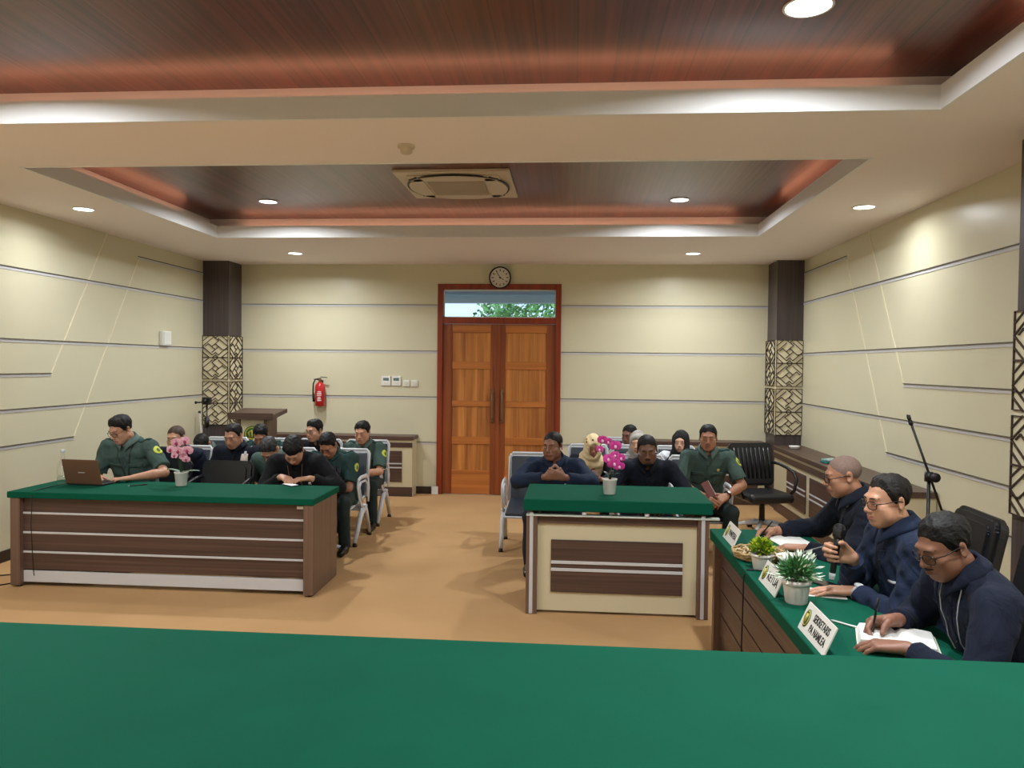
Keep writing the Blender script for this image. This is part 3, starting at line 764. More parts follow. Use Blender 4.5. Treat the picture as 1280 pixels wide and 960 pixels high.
# ------------------------------------------------------------------ sculpting kit: smooth distance fields turned into meshes
F32 = np.float32
def _v(p): return np.array(p, dtype=np.float64)
class Field:
    def __init__(s): s.ops = []
    def add(s, fn, lo, hi, k=0.01, sub=False, M=None):
        """M: rigid+uniform-scale 4x4 taking the shape's own space to field space"""
        if M is not None:
            Mi = np.array(M.inverted()); sc = M.to_scale()[0]
            c = np.array([[(hi if i & 1 else lo)[0], (hi if i & 2 else lo)[1], (hi if i & 4 else lo)[2], 1] for i in range(8)]) @ np.array(M).T
            lo, hi = c[:, :3].min(0), c[:, :3].max(0)
            f0 = fn
            fn = lambda P: f0(P @ Mi[:3, :3].T + Mi[:3, 3]) * sc
        s.ops.append((fn, _v(lo), _v(hi), k, sub)); return s
    def cap(s, a, b, ra, rb=None, k=0.01, sub=False, M=None, cut=None):
        """tapered capsule; cut=(ta, tb) slices the ends flat at those fractions"""
        rb = ra if rb is None else rb
        a, b = _v(a), _v(b); ab = b - a; L2 = max(ab @ ab, 1e-12); r = max(ra, rb)
        def fn(P):
            q = P - a; t0 = (q @ ab) / L2; t = np.clip(t0, 0, 1)
            d = np.sqrt(((q - t[:, None] * ab) ** 2).sum(1)) - (ra + (rb - ra) * t)
            if cut:
                L = math.sqrt(L2)
                if cut[0] is not None: d = np.maximum(d, (cut[0] - t0) * L)
                if cut[1] is not None: d = np.maximum(d, (t0 - cut[1]) * L)
            return d
        return s.add(fn, np.minimum(a, b) - r, np.maximum(a, b) + r, k, sub, M)
    def ell(s, c, r, k=0.01, sub=False, M=None, R=None):
        c, r = _v(c), _v(r); m = r.max()
        Ri = None if R is None else np.array(R.to_3x3())
        def fn(P):
            q = P - c
            if Ri is not None: q = q @ Ri
            k0 = np.sqrt(((q / r) ** 2).sum(1)); k1 = np.sqrt(((q / (r * r)) ** 2).sum(1))
            return np.where(k1 > 1e-9, k0 * (k0 - 1) / np.maximum(k1, 1e-9), -r.min())
        return s.add(fn, c - m, c + m, k, sub, M)
    def loft(s, M, us, rx, ry, oy, L0, L1, k=0.02, sub=False, power=2.4):
        """stack of rounded sections along local z between L0 and L1 (us in local z)"""
        us, rx, ry, oy = map(_v, (us, rx, ry, oy))
        def fn(P):
            z = P[:, 2]; a = np.interp(z, us, rx); b = np.interp(z, us, ry); o = np.interp(z, us, oy)
            q = (np.abs(P[:, 0] / a) ** power + np.abs((P[:, 1] - o) / b) ** power) ** (1 / power)
            d = (q - 1) * np.minimum(a, b)
            return np.maximum(d, np.maximum(L0 - z, z - L1))
        m = max(rx.max(), (ry + abs(oy)).max())
        return s.add(fn, (-m, -m, L0), (m, m, L1), k, sub, M)
    def mesh(s, vox, warp=None, clip=None):
        lo = np.min([o[1] for o in s.ops if not o[4]], 0) - 3 * vox; hi = np.max([o[2] for o in s.ops if not o[4]], 0) + 3 * vox
        n = np.ceil((hi - lo) / vox).astype(int) + 1
        ax = [lo[i] + vox * np.arange(n[i]) for i in range(3)]
        G = np.full(n, 0.1, F32)
        for fn, l, h, k, sub in s.ops:
            pad = k + 3 * vox
            i0 = np.clip(np.floor((l - pad - lo) / vox).astype(int), 0, n); i1 = np.clip(np.ceil((h + pad - lo) / vox).astype(int) + 1, 0, n)
            if (i1 <= i0).any(): continue
            sl = tuple(slice(i0[i], i1[i]) for i in range(3))
            X, Y, Z = np.meshgrid(*[ax[i][sl[i]] for i in range(3)], indexing='ij')
            P = np.stack([X.ravel(), Y.ravel(), Z.ravel()], 1)
            if warp is not None: P = P + warp(P)
            b = fn(P).astype(F32).reshape(X.shape); a = G[sl]
            if sub: a, b = -a, b
            hh = np.clip(0.5 + 0.5 * (a - b) / k, 0, 1)
            r = a + (b - a) * hh - k * hh * (1 - hh)
            G[sl] = -r if sub else r
        return surface_nets(G, lo, vox)
def surface_nets(G, lo, vox):
    S = G < 0
    n = np.array(G.shape)
    c = np.zeros(n - 1, np.int8)
    for i in range(8):
        c += S[i & 1:n[0] - 1 + (i & 1), (i >> 1) & 1:n[1] - 1 + ((i >> 1) & 1), (i >> 2) & 1:n[2] - 1 + ((i >> 2) & 1)]
    act = (c > 0) & (c < 8)
    idx = np.argwhere(act)
    ids = np.full(n - 1, -1, np.int64); ids[act] = np.arange(len(idx))
    acc = np.zeros((len(idx), 3)); cnt = np.zeros(len(idx))
    for axis in range(3):
        e = np.zeros(3, int); e[axis] = 1
        o1, o2 = [a for a in range(3) if a != axis]
        for u in (0, 1):
            for w in (0, 1):
                d = np.zeros(3, int); d[o1] = u; d[o2] = w
                p = idx + d; q = p + e
                g0 = G[p[:, 0], p[:, 1], p[:, 2]]; g1 = G[q[:, 0], q[:, 1], q[:, 2]]
                m = (g0 < 0) != (g1 < 0)
                t = g0[m] / (g0[m] - g1[m])
                acc[m] += (d + np.outer(t, e)); cnt[m] += 1
    V = lo + vox * (idx + acc / cnt[:, None])
    quads = []
    for axis in range(3):
        o1, o2 = [(1, 2), (2, 0), (0, 1)][axis]
        sl0 = [slice(1, n[i] - 1) for i in range(3)]; sl0[axis] = slice(0, n[axis] - 1)
        sl1 = list(sl0); sl1[axis] = slice(1, n[axis])
        A = S[tuple(sl0)]; B = S[tuple(sl1)]
        for flip in (0, 1):
            E = np.argwhere((A & ~B) if not flip else (~A & B))
            if not len(E): continue
            E = E + np.array([s_.start for s_ in sl0])
            def cid(a, b):
                q = E.copy(); q[:, o1] -= a; q[:, o2] -= b
                return ids[q[:, 0], q[:, 1], q[:, 2]]
            f = np.stack([cid(1, 1), cid(0, 1), cid(0, 0), cid(1, 0)], 1)
            quads.append(f if not flip else f[:, ::-1])
    Q = np.concatenate(quads)
    return V, Q
def relax(V, Q, it=1, w=0.5):
    for _ in range(it):
        acc = np.zeros_like(V); cnt = np.zeros(len(V))
        for a, b in ((0, 1), (1, 2), (2, 3), (3, 0)):
            np.add.at(acc, Q[:, a], V[Q[:, b]]); np.add.at(acc, Q[:, b], V[Q[:, a]])
            np.add.at(cnt, Q[:, a], 1); np.add.at(cnt, Q[:, b], 1)
        V = V * (1 - w) + w * acc / np.maximum(cnt, 1)[:, None]
    return V
def np_mesh(name, V, Q, mats, parent, attrs=None, mi=None):
    me = bpy.data.meshes.new(name)
    me.vertices.add(len(V)); me.vertices.foreach_set('co', V.astype(F32).ravel())
    me.loops.add(len(Q) * 4); me.loops.foreach_set('vertex_index', Q.astype(np.int32).ravel())
    me.polygons.add(len(Q)); me.polygons.foreach_set('loop_start', np.arange(0, len(Q) * 4, 4, dtype=np.int32))
    me.polygons.foreach_set('use_smooth', np.ones(len(Q), bool))
    for m in (mats if isinstance(mats, (list, tuple)) else [mats]): me.materials.append(m)
    if mi is not None: me.polygons.foreach_set('material_index', mi.astype(np.int32))
    me.update(calc_edges=True)
    if attrs:
        for k, v in attrs.items():
            at = me.attributes.new(k, 'FLOAT', 'POINT'); at.data.foreach_set('value', v.astype(F32))
    o = bpy.data.objects.new(name, me); COL.objects.link(o)
    if parent is not None: o.parent = parent
    return o
class Skin:
    """a finished sculpt that flat things can be laid on"""
    def __init__(s, V, Q): s.t = BVHTree.FromPolygons([tuple(v) for v in V], [tuple(q) for q in Q])
    def hit(s, o, d, far=1.0):
        h = s.t.ray_cast(Vector(o), Vector(d).normalized(), far)
        return (h[0], h[1]) if h[0] is not None else (None, None)
def patch(name, skin, org, ex, ey, dirn, outline, thick, material, parent, nx=8, ny=8, lift=0.0015, st=.25):
    """lay a thin patch on a sculpt. outline(u, v) -> keep? for u, v in 0..1; org is its centre, ex / ey its full extent vectors"""
    org, ex, ey, dirn = Vector(org), Vector(ex), Vector(ey), Vector(dirn).normalized()
    m = MB(); grid = {}
    for i in range(nx + 1):
        for j in range(ny + 1):
            u, v = i / nx, j / ny
            if outline is not None: u, v = outline(u, v)
            p = org + ex * (u - .5) + ey * (v - .5)
            h, nrm = skin.hit(p - dirn * st, dirn, .6)
            if h is None: continue
            grid[i, j] = (m.bm.verts.new(h - dirn * (lift + thick)), m.bm.verts.new(h + dirn * .002))
    def q(a):
        try: f = m.bm.faces.new(a); f.smooth = True
        except ValueError: pass
    for i in range(nx):
        for j in range(ny):
            k = [(i, j), (i + 1, j), (i + 1, j + 1), (i, j + 1)]
            if not all(x in grid for x in k): continue
            zs = [(grid[x][0].co - org).dot(dirn) for x in k]
            if max(zs) - min(zs) > .06: continue
            q([grid[x][0] for x in k]); q([grid[x][1] for x in k][::-1])
            for a, b, di, dj in ((0, 1, 0, -1), (1, 2, 1, 0), (2, 3, 0, 1), (3, 0, -1, 0)):
                nb = (i + di, j + dj)
                if nb[0] < 0 or nb[1] < 0 or nb[0] >= nx or nb[1] >= ny:
                    q([grid[k[a]][0], grid[k[a]][1], grid[k[b]][1], grid[k[b]][0]])
    if not len(m.bm.faces): m.bm.free(); return None
    return m.build(name, material, parent)
def disc_outline(u, v):
    """square -> disc mapping"""
    x, y = 2 * u - 1, 2 * v - 1
    return .5 + .5 * x * math.sqrt(max(0, 1 - y * y / 2)), .5 + .5 * y * math.sqrt(max(0, 1 - x * x / 2))

# ------------------------------------------------------------------ people
def skin_mat(name, base, lip):
    m, nt, b = new_mat(name)
    b.inputs['Roughness'].default_value = 0.48
    b.inputs['Subsurface Weight'].default_value = 0.08
    b.inputs['Subsurface Radius'].default_value = (0.012, 0.005, 0.003)
    tc = N(nt, 'ShaderNodeTexCoord'); nz = N(nt, 'ShaderNodeTexNoise'); nz.inputs['Scale'].default_value = 28; nz.inputs['Detail'].default_value = 3
    nt.links.new(tc.outputs['Object'], nz.inputs['Vector'])
    rp = N(nt, 'ShaderNodeValToRGB'); c = rgb(*base)
    rp.color_ramp.elements[0].position = .3; rp.color_ramp.elements[1].position = .7
    rp.color_ramp.elements[0].color = tuple(x * .9 for x in c[:3]) + (1,); rp.color_ramp.elements[1].color = tuple(x * 1.08 for x in c[:3]) + (1,)
    nt.links.new(nz.outputs['Fac'], rp.inputs['Fac'])
    at = N(nt, 'ShaderNodeAttribute'); at.attribute_name = 'lip'
    mx = N(nt, 'ShaderNodeMix', data_type='RGBA')
    nt.links.new(at.outputs['Fac'], mx.inputs[0]); nt.links.new(rp.outputs['Color'], mx.inputs[6]); mx.inputs[7].default_value = rgb(*lip)
    nt.links.new(mx.outputs[2], b.inputs['Base Color'])
    return m
SK = {
    'dark': skin_mat('dark_brown_skin', (142, 98, 78), (122, 70, 62)),
    'brown': skin_mat('brown_skin', (172, 122, 96), (146, 86, 76)),
    'tan': skin_mat('tan_skin', (198, 148, 120), (168, 104, 94)),
    'light': skin_mat('light_skin', (214, 170, 144), (180, 110, 104)),
    'deep': skin_mat('deep_brown_skin', (122, 84, 66), (104, 60, 54)),
}
CL = {
    'navy': mat('navy_cloth', (23, 29, 46), 0.85, var=0.12, scale=9, bump=0.2, bscale=260, spec=0.2, sheen=0.02, fold=.010),
    'navyb': mat('blue_navy_cloth', (26, 38, 62), 0.8, var=0.1, scale=9, bump=0.2, bscale=260, spec=0.25, sheen=0.02, fold=.010),
    'navyd': mat('dark_navy_cloth', (18, 23, 35), 0.85, var=0.12, scale=9, bump=0.2, bscale=260, spec=0.2, sheen=0.02, fold=.010),
    'blackc': mat('black_cloth', (20, 21, 25), 0.85, var=0.12, scale=9, bump=0.2, bscale=260, spec=0.2, sheen=0.02),
    'green': mat('grey_green_uniform', (68, 88, 82), 0.82, var=0.1, scale=9, bump=0.2, bscale=260, spec=0.2, fold=.010),
    'greend': mat('dark_green_uniform', (44, 68, 66), 0.82, var=0.1, scale=9, bump=0.2, bscale=260, spec=0.2, fold=.010),
    'greenl': mat('collar_green', (84, 104, 98), 0.85, var=0.06, scale=9),
    'white': mat('white_shirt_cloth', (222, 226, 232), 0.85, var=0.04, scale=9, bump=0.15, bscale=260, fold=.008),
    'trouser_g': mat('dark_green_trousers', (26, 42, 40), 0.88, var=0.1, scale=8),
    'trouser_b': mat('black_trousers', (18, 20, 26), 0.88, var=0.1, scale=8),
    'trouser_n': mat('navy_trousers', (22, 27, 44), 0.88, var=0.1, scale=8),
    'shoe': mat('black_shoe_leather', (18, 17, 17), 0.35),
    'beige': mat('beige_floral_scarf', (226, 204, 160), 0.85, var=0.05, scale=14),
    'grey': mat('grey_scarf', (168, 164, 158), 0.85, var=0.1, scale=14),
    'blackh': mat('black_scarf', (16, 16, 19), 0.85, var=0.1, scale=14),
    'badge': mat('yellow_green_emblem', (196, 204, 70), 0.7),
    'badge2': mat('emblem_dark', (70, 96, 40), 0.7),
    'gold': mat('gold_pin', (220, 190, 90), 0.35, 0.8),
    'button': mat('dark_button', (26, 28, 30), 0.4),
    'strap': mat('lanyard_ribbon', (150, 104, 84), 0.7),
    'strapd': mat('dark_lanyard', (60, 44, 40), 0.7),
    'orange': mat('orange_badge', (186, 110, 52), 0.6),
    'card': mat('id_card_pale', (214, 196, 180), 0.4),
}
def hair_mat(name, c, c2): return mat(name, c, 0.58, scale=60, stretch=(1, .25, .25), col2=c2, bump=0.4, bscale=140, spec=.3)
HR = {'black': hair_mat('black_hair', (9, 8, 9), (20, 18, 18)), 'grey': hair_mat('greying_hair', (30, 30, 32), (74, 72, 72)),
      'dark': hair_mat('dark_brown_hair', (13, 11, 10), (30, 25, 22)), 'stub': mat('grey_stubble', (112, 92, 84), 0.7, scale=160, col2=(136, 110, 98)),
      'brown': hair_mat('brown_cropped_hair', (52, 40, 34), (86, 68, 58))}
EYEW = mat('eye_white', (206, 200, 192), 0.25); EYED = mat('dark_iris', (26, 18, 14), 0.15)
BROW = mat('brow_hair', (30, 23, 20), 0.8)
STACHE = mat('moustache_hair', (48, 36, 31), 0.8)
FRAME = mat('dark_spectacle_frame', (28, 24, 24), 0.3); FRAMEC = mat('thin_metal_spectacle_frame', (120, 104, 92), 0.3, 0.8)

def ik(S, W, L1, L2, hint):
    d = W - S; D = d.length
    if D > (L1 + L2) * .995:
        k = D / ((L1 + L2) * .995); L1 *= k; L2 *= k
    u = d.normalized()
    a = (L1 * L1 - L2 * L2 + D * D) / (2 * D)
    h = math.sqrt(max(L1 * L1 - a * a, 0))
    p = hint - u * hint.dot(u)
    if p.length < 1e-5: p = u.orthogonal()
    return S + u * a + p.normalized() * h

CURLS = {'flat': [(8, 8, 5)] * 4, 'rest': [(18, 22, 14), (20, 24, 14), (22, 26, 15), (24, 28, 16)], 'type': [(-5, 38, 28), (-3, 40, 30), (0, 42, 30), (4, 42, 30)],
         'grip': [(58, 70, 44), (62, 74, 46), (66, 76, 48), (70, 78, 50)], 'pen': [(42, 48, 22), (52, 58, 34), (62, 70, 44), (68, 76, 48)],
         'clasp': [(48, 52, 22), (50, 54, 24), (52, 54, 24), (54, 54, 24)], 'hold': [(38, 42, 26), (40, 44, 26), (42, 46, 26), (44, 48, 26)]}
THUMB = {'flat': (.10, 0.9, .10), 'rest': (.25, .75, .3), 'type': (.5, .7, .25), 'grip': (.55, .25, .9), 'pen': (.75, .25, .6), 'clasp': (.6, .35, .55), 'hold': (.7, .3, .6)}
def add_hand(F, W, d, n, right, pose, s, nails=None):
    """five-fingered hand: W wrist, d finger direction, n the way the palm faces"""
    d = d.normalized(); n = (n - d * n.dot(d)).normalized()
    sd = d.cross(n) if right else -d.cross(n)
    A = lambda f, t, q: W + (d * f + sd * t + n * q) * s
    kn = [A(.090, .028, -.002), A(.095, .009, -.004), A(.090, -.010, -.003), A(.081, -.027, 0)]
    base = [A(.012, .014, 0), A(.012, .005, 0), A(.012, -.006, 0), A(.012, -.015, 0)]
    for k_, b_ in zip(kn, base): F.cap(b_, k_, .0165 * s, .0115 * s, k=.010)
    F.cap(A(.03, .018, .006), A(.06, .016, .008), .014 * s, .012 * s, k=.012)
    LEN = [(.042, .025, .019), (.046, .029, .020), (.043, .027, .020), (.034, .020, .017)]
    RAD = [(.0095, .0088, .0078), (.0098, .009, .008), (.0094, .0086, .0077), (.0084, .0077, .007)]
    SPR = [.10, .02, -.06, -.15]
    tips = []
    for i in range(4):
        dd = (d + sd * SPR[i] * (.5 if pose in ('grip', 'pen', 'clasp', 'hold') else 1.0)).normalized()
        p = kn[i]; ang = 0
        for j in range(3):
            ang += math.radians(CURLS[pose][i][j])
            q = p + (dd * math.cos(ang) + n * math.sin(ang)) * LEN[i][j] * s
            F.cap(p, q, RAD[i][j] * s, (RAD[i][j + 1] if j < 2 else RAD[i][2] * .86) * s, k=.0025 if j else .005)
            p = q
        tips.append((p, ang, dd))
    f, t, q = THUMB[pose]
    td = (d * f + sd * t + n * q).normalized()
    t0 = A(.022, .022, .006); t1 = t0 + (td * .6 + sd * .35 + d * .25).normalized() * .036 * s; t2 = t1 + td * .033 * s; t3 = t2 + (td + n * .25 - sd * .2).normalized() * .026 * s
    F.cap(t0, t1, .0155 * s, .0125 * s, k=.010); F.cap(t1, t2, .0115 * s, .0105 * s, k=.004); F.cap(t2, t3, .0105 * s, .0082 * s, k=.004)
    return dict(kn=kn, tips=tips, thumb=t3, A=A, sd=sd)

def wob(seed, amp, sc):
    r = random.Random(seed); K = [(np.array([r.uniform(-1, 1) for _ in range(3)]) * sc * (1 + i * .7), r.uniform(0, 6), np.array([r.uniform(-1, 1) for _ in range(3)]) * amp / (1 + i * .6)) for i in range(4)]
    def f(P):
        o = np.zeros_like(P)
        for k, ph, a in K: o += np.outer(np.sin(P @ k + ph), a)
        return o
    return f

PEOPLE = []
def person(label, head, hz, s=1.0, yaw=0.0, hyaw=0.0, hpitch=0.0, hroll=0.0, L=.50, hs=1.06, shirt='green', sleeve='short', trouser='trouser_g', skin='brown',
           hair='short', hcol='black', hand_r=None, hand_l=None, build=1.0, belly=0.0, vox=.0065, hipdx=0.0, glasses=None, brows=True, stache=0, beard=0, scarf=None,
           patchside=None, pockets=False, epaulettes=False, collar='same', placket=True, lids=0.75, knee=None, fringe=0.0, feet=(0, 0), neckdrop=.052, sw=1.0, hips=None, group=None):
    """head: world position of the middle of the head; hz: hip height; hand_*: dict(p, d, n, pose) in world space; elbow hint e"""
    yw = Matrix.Rotation(math.radians(yaw), 4, 'Z')
    inv = yw.inverted()
    # ---- skeleton in a frame turned with the body, origin at world floor origin; shifted to the root later
    HC = inv @ Vector(head)
    Rh = Matrix.Rotation(math.radians(hyaw), 4, 'Z') @ Matrix.Rotation(math.radians(hpitch), 4, 'X') @ Matrix.Rotation(math.radians(hroll), 4, 'Y')
    H = Matrix.Translation(HC) @ Rh @ Matrix.Scale(hs, 4)
    piv = H @ Vector((0, .032, -.085))
    NB = piv + Vector((0, .022, -neckdrop)) * s
    Lt = L * s; dz = NB.z - hz
    if dz > Lt * .995: Lt = dz / .995
    back = math.sqrt(max(Lt * Lt - dz * dz - hipdx * hipdx, 0))
    HIP = Vector((NB.x + hipdx, NB.y + back, hz))
    root_loc = Vector((HIP.x, HIP.y, 0))
    sh = -root_loc
    HC, piv, NB, HIP = HC + sh, piv + sh, NB + sh, HIP + sh
    H = Matrix.Translation(sh) @ H
    to_local = lambda w: (inv @ Vector(w)) + sh
    root = thing('person', label, 'person', yw @ root_loc, math.radians(yaw), group)
    w = (NB - HIP).normalized(); xr = Vector((1, 0, 0)); bk = w.cross(xr).normalized(); xr = bk.cross(w).normalized(); fw = -bk
    T = Matrix.Translation(HIP) @ Matrix((xr, bk, w)).transposed().to_4x4()      # torso space: x left of the body, y back, z up the spine
    ts = Lt / .53
    SHO = {}
    for sg, nm in ((-1, 'r'), (1, 'l')):
        SHO[nm] = NB + w * (-.048 * s) + xr * (sg * .176 * s * sw) + bk * .010
    ARM = {}
    for sg, nm, hd in ((-1, 'r', hand_r), (1, 'l', hand_l)):
        if hd is None: hd = dict(lap=1)
        if 'lap' in hd:
            Wp = HIP + Vector((sg * .10, -.30 * s, .13)); dd = Vector((-sg * .5, -.8, -.15)); nn = Vector((0, .1, -1)); pose = hd.get('pose', 'rest')
        else:
            Wp = to_local(hd['p']); dd = inv.to_3x3() @ Vector(hd['d']); nn = inv.to_3x3() @ Vector(hd['n']); pose = hd.get('pose', 'rest')
        e = Vector(hd.get('e', (sg * .55, .45, -.8)))
        S = SHO[nm] + (fw * hd.get('fwd', .02))
        E = ik(S, Wp, .285 * s, .255 * s, e)
        ARM[nm] = (S, E, Wp, dd, nn, pose, hd)
    # ---- body, one surface: head, neck, chest core, arms, hands, legs
    B = Field()
    B.ell((0, .014, .034), (.0745, .094, .080), k=.02, M=H)
    B.ell((0, -.026, -.030), (.0605, .062, .080), k=.03, M=H)
    B.ell((0, -.060, -.094), (.029, .026, .021), k=.030, M=H)
    for sg in (-1, 1):
        B.cap((sg * .054, .004, -.056), (sg * .022, -.058, -.092), .017, .014, k=.030, M=H)
        B.ell((sg * .043, -.058, -.022), (.021, .020, .017), k=.022, M=H)
        B.ell((sg * .040, -.042, -.056), (.024 + .5 * belly, .030, .030), k=.03, M=H)
    B.cap((-.034, -.080, .026), (.034, -.080, .026), .0115, k=.02, M=H)
    for sg in (-1, 1):
        B.ell((sg * .031, -.098, .004), (.0175, .014, .0115), k=.012, sub=True, M=H)
        B.ell((sg * .0315, -.0755, .003), (.0165, .0125, .0125), k=.005, M=H)
    B.cap((0, -.086, .016), (0, -.108, -.026), .0075, .0105, k=.012, M=H)
    B.ell((0, -.106, -.030), (.0115, .011, .009), k=.008, M=H)
    for sg in (-1, 1): B.ell((sg * .0125, -.098, -.033), (.0085, .010, .0075), k=.007, M=H)
    B.ell((0, -.080, -.058), (.030, .020, .020), k=.015, M=H)
    for z, r in ((-.0555, .0058), (-.0665, .0066)):
        B.cap((-.019, -.091, z - .001), (0, -.0985, z), r * .7, r, k=.006, M=H); B.cap((.019, -.091, z - .001), (0, -.0985, z), r * .7, r, k=.006, M=H)
    B.cap((-.021, -.096, -.0612), (.021, -.096, -.0612), .0018, k=.003, sub=True, M=H)
    if scarf is None:
        for sg in (-1, 1):
            Re = Matrix.Rotation(sg * .35, 3, 'Z') @ Matrix.Rotation(-.18, 3, 'X')
            B.ell((sg * .079, .016, -.004), (.0075, .019, .032), k=.008, M=H, R=Re)
            B.ell((sg * .086, .010, .000), (.006, .010, .018), k=.006, sub=True, M=H, R=Re)
    B.cap(piv + Vector((0, -.004, .0)), NB + fw * .005, .054 * s, .060 * s * (1 + (build - 1) * .5), k=.03)
    B.cap(NB - w * (.115 * s), HIP + w * .1, .085 * s, .09 * s, k=.03)
    B.cap(SHO['r'] - w * .01, SHO['l'] - w * .01, .045 * s, k=.04)
    HANDS = {}
    for sg, nm in ((-1, 'r'), (1, 'l')):
        S, E, Wp, dd, nn, pose, hd = ARM[nm]
        fa = (.040 if sleeve == 'short' else .032) * s
        B.cap(S, E, .042 * s, .038 * s, k=.015)
        fd = (Wp - E).normalized()
        B.cap(E, E + (Wp - E) * .35, .038 * s, fa, k=.012); B.cap(E + (Wp - E) * .35, Wp, fa, .0245 * s, k=.012)
        HANDS[nm] = add_hand(B, Wp + fd * .004, dd, nn, nm == 'r', pose, s * 1.06)
    KN, AN = {}, {}
    for i, (sg, nm) in enumerate(((-1, 'r'), (1, 'l'))):
        kx = sg * .15 if knee is None else sg * knee
        KN[nm] = HIP + Vector((kx, -.43 * s, 0)); KN[nm].z = max(hz + .0, .44)
        AN[nm] = Vector((KN[nm].x, KN[nm].y + .05 + feet[i], .10))
        hp = HIP + Vector((sg * .095, 0, .0))
        B.cap(hp, KN[nm], .06 * s, .045 * s, k=.03); B.cap(KN[nm], AN[nm], .045 * s, .035 * s, k=.02)
        B.cap(AN[nm], AN[nm] + Vector((0, -.12, -.06)), .024, .018, k=.01)
    V, Q = B.mesh(vox)
    Hi = np.array(H.inverted())
    P = V @ Hi[:3, :3].T + Hi[:3, 3]
    up = np.hypot(np.maximum(np.abs(P[:, 0]) - .012, 0) * .6, P[:, 2] + .061)
    lip = np.clip(1.6 - up / .0068, 0, 1) * (np.abs(P[:, 0]) < .026) * (P[:, 1] < -.082)
    body = np_mesh('body', V, Q, SK[skin], root, {'lip': lip})
    bskin = Skin(V, Q)
    HX = (H.to_3x3() @ Vector((1, 0, 0))).normalized(); HY = (H.to_3x3() @ Vector((0, 1, 0))).normalized(); HZ = (H.to_3x3() @ Vector((0, 0, 1))).normalized()
    # ---- eyes, brows, facial hair
    for sg in (-1, 1):
        c = H @ Vector((sg * .0315, -.0745, .0035)); r = .0128 * hs
        eb = MB()
        eb.mi = 0
        lid = lids
        # the open slit of the eye: an almond of eye white with the iris in it, sitting between the lids
        n_ = 10; o_ = 1 - lid
        if o_ > .05:
            for ring, (rx_, rz_, mi_, off) in enumerate(((.0125, .0068 * o_ * 1.5, 0, .0016), (.0052, min(.0052, .0068 * o_ * 1.5), 1, .0026))):
                eb.mi = mi_
                vs = []
                for k in range(16):
                    a = k * PI / 8
                    lx, lz = rx_ * math.cos(a), rz_ * math.sin(a)
                    ly = -math.sqrt(max(.0168 ** 2 - lx * lx - lz * lz, 1e-8)) + .0042
                    vs.append(H @ Vector((sg * .0315 + lx, -.0755 + ly - off + .0004, .002 + lz - (1 - o_) * .002)))
                cc = sum(vs, Vector()) / 16 - HY * .0008
                for k in range(16): eb.face([cc, vs[k], vs[(k + 1) % 16]], True)
            eb.build('eye', [EYEW, EYED], root)
        else:
            eb.tube([H @ Vector((sg * .0315 + x, -.0875 + abs(x) * .28, -.004 - (x / .014) ** 2 * -.0015)) for x in (-.013, -.007, 0, .007, .013)], .0013 * hs, 6)
            eb.build('eyelash', BROW, root)
        if brows and scarf is None or brows == 2:
            pts = []
            for t in range(7):
                x = .012 + .036 * t / 6
                z = .0245 + .006 * math.sin(t / 6 * 2.2) - .003 * (t / 6) ** 2
                h, _ = bskin.hit(H @ Vector((sg * x, -.2, z)), HY, .3)
                if h is not None: pts.append(h - HY * .0004)
            if len(pts) > 3:
                MB().tube(pts, [.0028 * hs * (1 - abs(i - 2) / 8) for i in range(len(pts))], 6, flat=1.2).build('eyebrow', BROW, root)
    def face_patch(name, cx, cz, wx, wz, material, th=.0015, outline=disc_outline):
        return patch(name, bskin, H @ Vector((cx, -.09, cz)), HX * wx * hs, HZ * wz * hs, HY, outline, th, material, root, 10, 6)
    if stache: face_patch('moustache', 0, -.0485, .054, .0085 * stache, STACHE, .0008)
    if beard:
        fb_ = Field()
        fb_.ell((0, -.060, -.094), (.031 + .002 * beard, .028 + .003 * beard, .024), k=.02, M=H)
        if beard > 1:
            for sg in (-1, 1): fb_.cap((sg * .058, .0, -.050), (sg * .022, -.060, -.093), .017, .0165, k=.02, M=H)
        fb_.ell((0, -.11, -.058), (.026, .05, .0165), k=.008, sub=True, M=H)
        vv, qq = fb_.mesh(vox * .8); np_mesh('beard', vv, qq, HR['dark'], root)
    # ---- hair or scarf
    if scarf is None and hair:
        hf = Field()
        t = {'short': .010, 'messy': .017, 'crop': .006, 'bald': .0016, 'receding': .009, 'quiff': .013}[hair]
        def hairline(x, y):
            lo_y = [-.12, -.088, -.070, -.054, -.040, -.030, -.022, -.006, .004, .014, .032, .06, .11]
            if hair == 'receding': zl = [.098, .094, .090, .078, .056, .022, -.014, -.026, -.002, .022, .0, -.045, -.074]
            elif hair == 'bald': zl = [.094, .090, .080, .060, .035, .012, -.004, -.012, .004, .022, -.0, -.04, -.066]
            else: zl = [.077, .074, .068, .060, .042, .010, -.022, -.030, -.004, .022, -.002, -.048, -.078]
            th = np.interp(y, lo_y, zl) - fringe * np.clip((-y - .02) / .06, 0, 1)
            th = th + .005 * np.sin(x * 95 + 1.0) * (y < -.04)
            if hair == 'receding': th = th - .026 * np.clip(1 - np.abs(x) / .032, 0, 1) * (y < -.05)
            return th
        def hairfn(Pp, t=t):
            x, y, z = Pp[:, 0], Pp[:, 1], Pp[:, 2]
            top = np.clip((z - .02) / .09, 0, 1)
            th = hairline(x, y)
            edge = np.clip((z - th) / np.where(y < -.015, .06, .032), 0, 1)
            tt = t * (.5 + .8 * top) * (.18 + .82 * edge)
            if hair == 'messy': tt = tt + .008 * np.clip(-y / .08, 0, 1) * top
            if hair == 'quiff': tt = tt + .012 * np.clip(-y / .07, 0, 1) * top
            q = np.stack([x, y - .014, z - .034], 1); r = np.array([.0745, .094, .080])[None] + tt[:, None]
            k0 = np.sqrt(((q / r) ** 2).sum(1)); k1 = np.sqrt(((q / (r * r)) ** 2).sum(1))
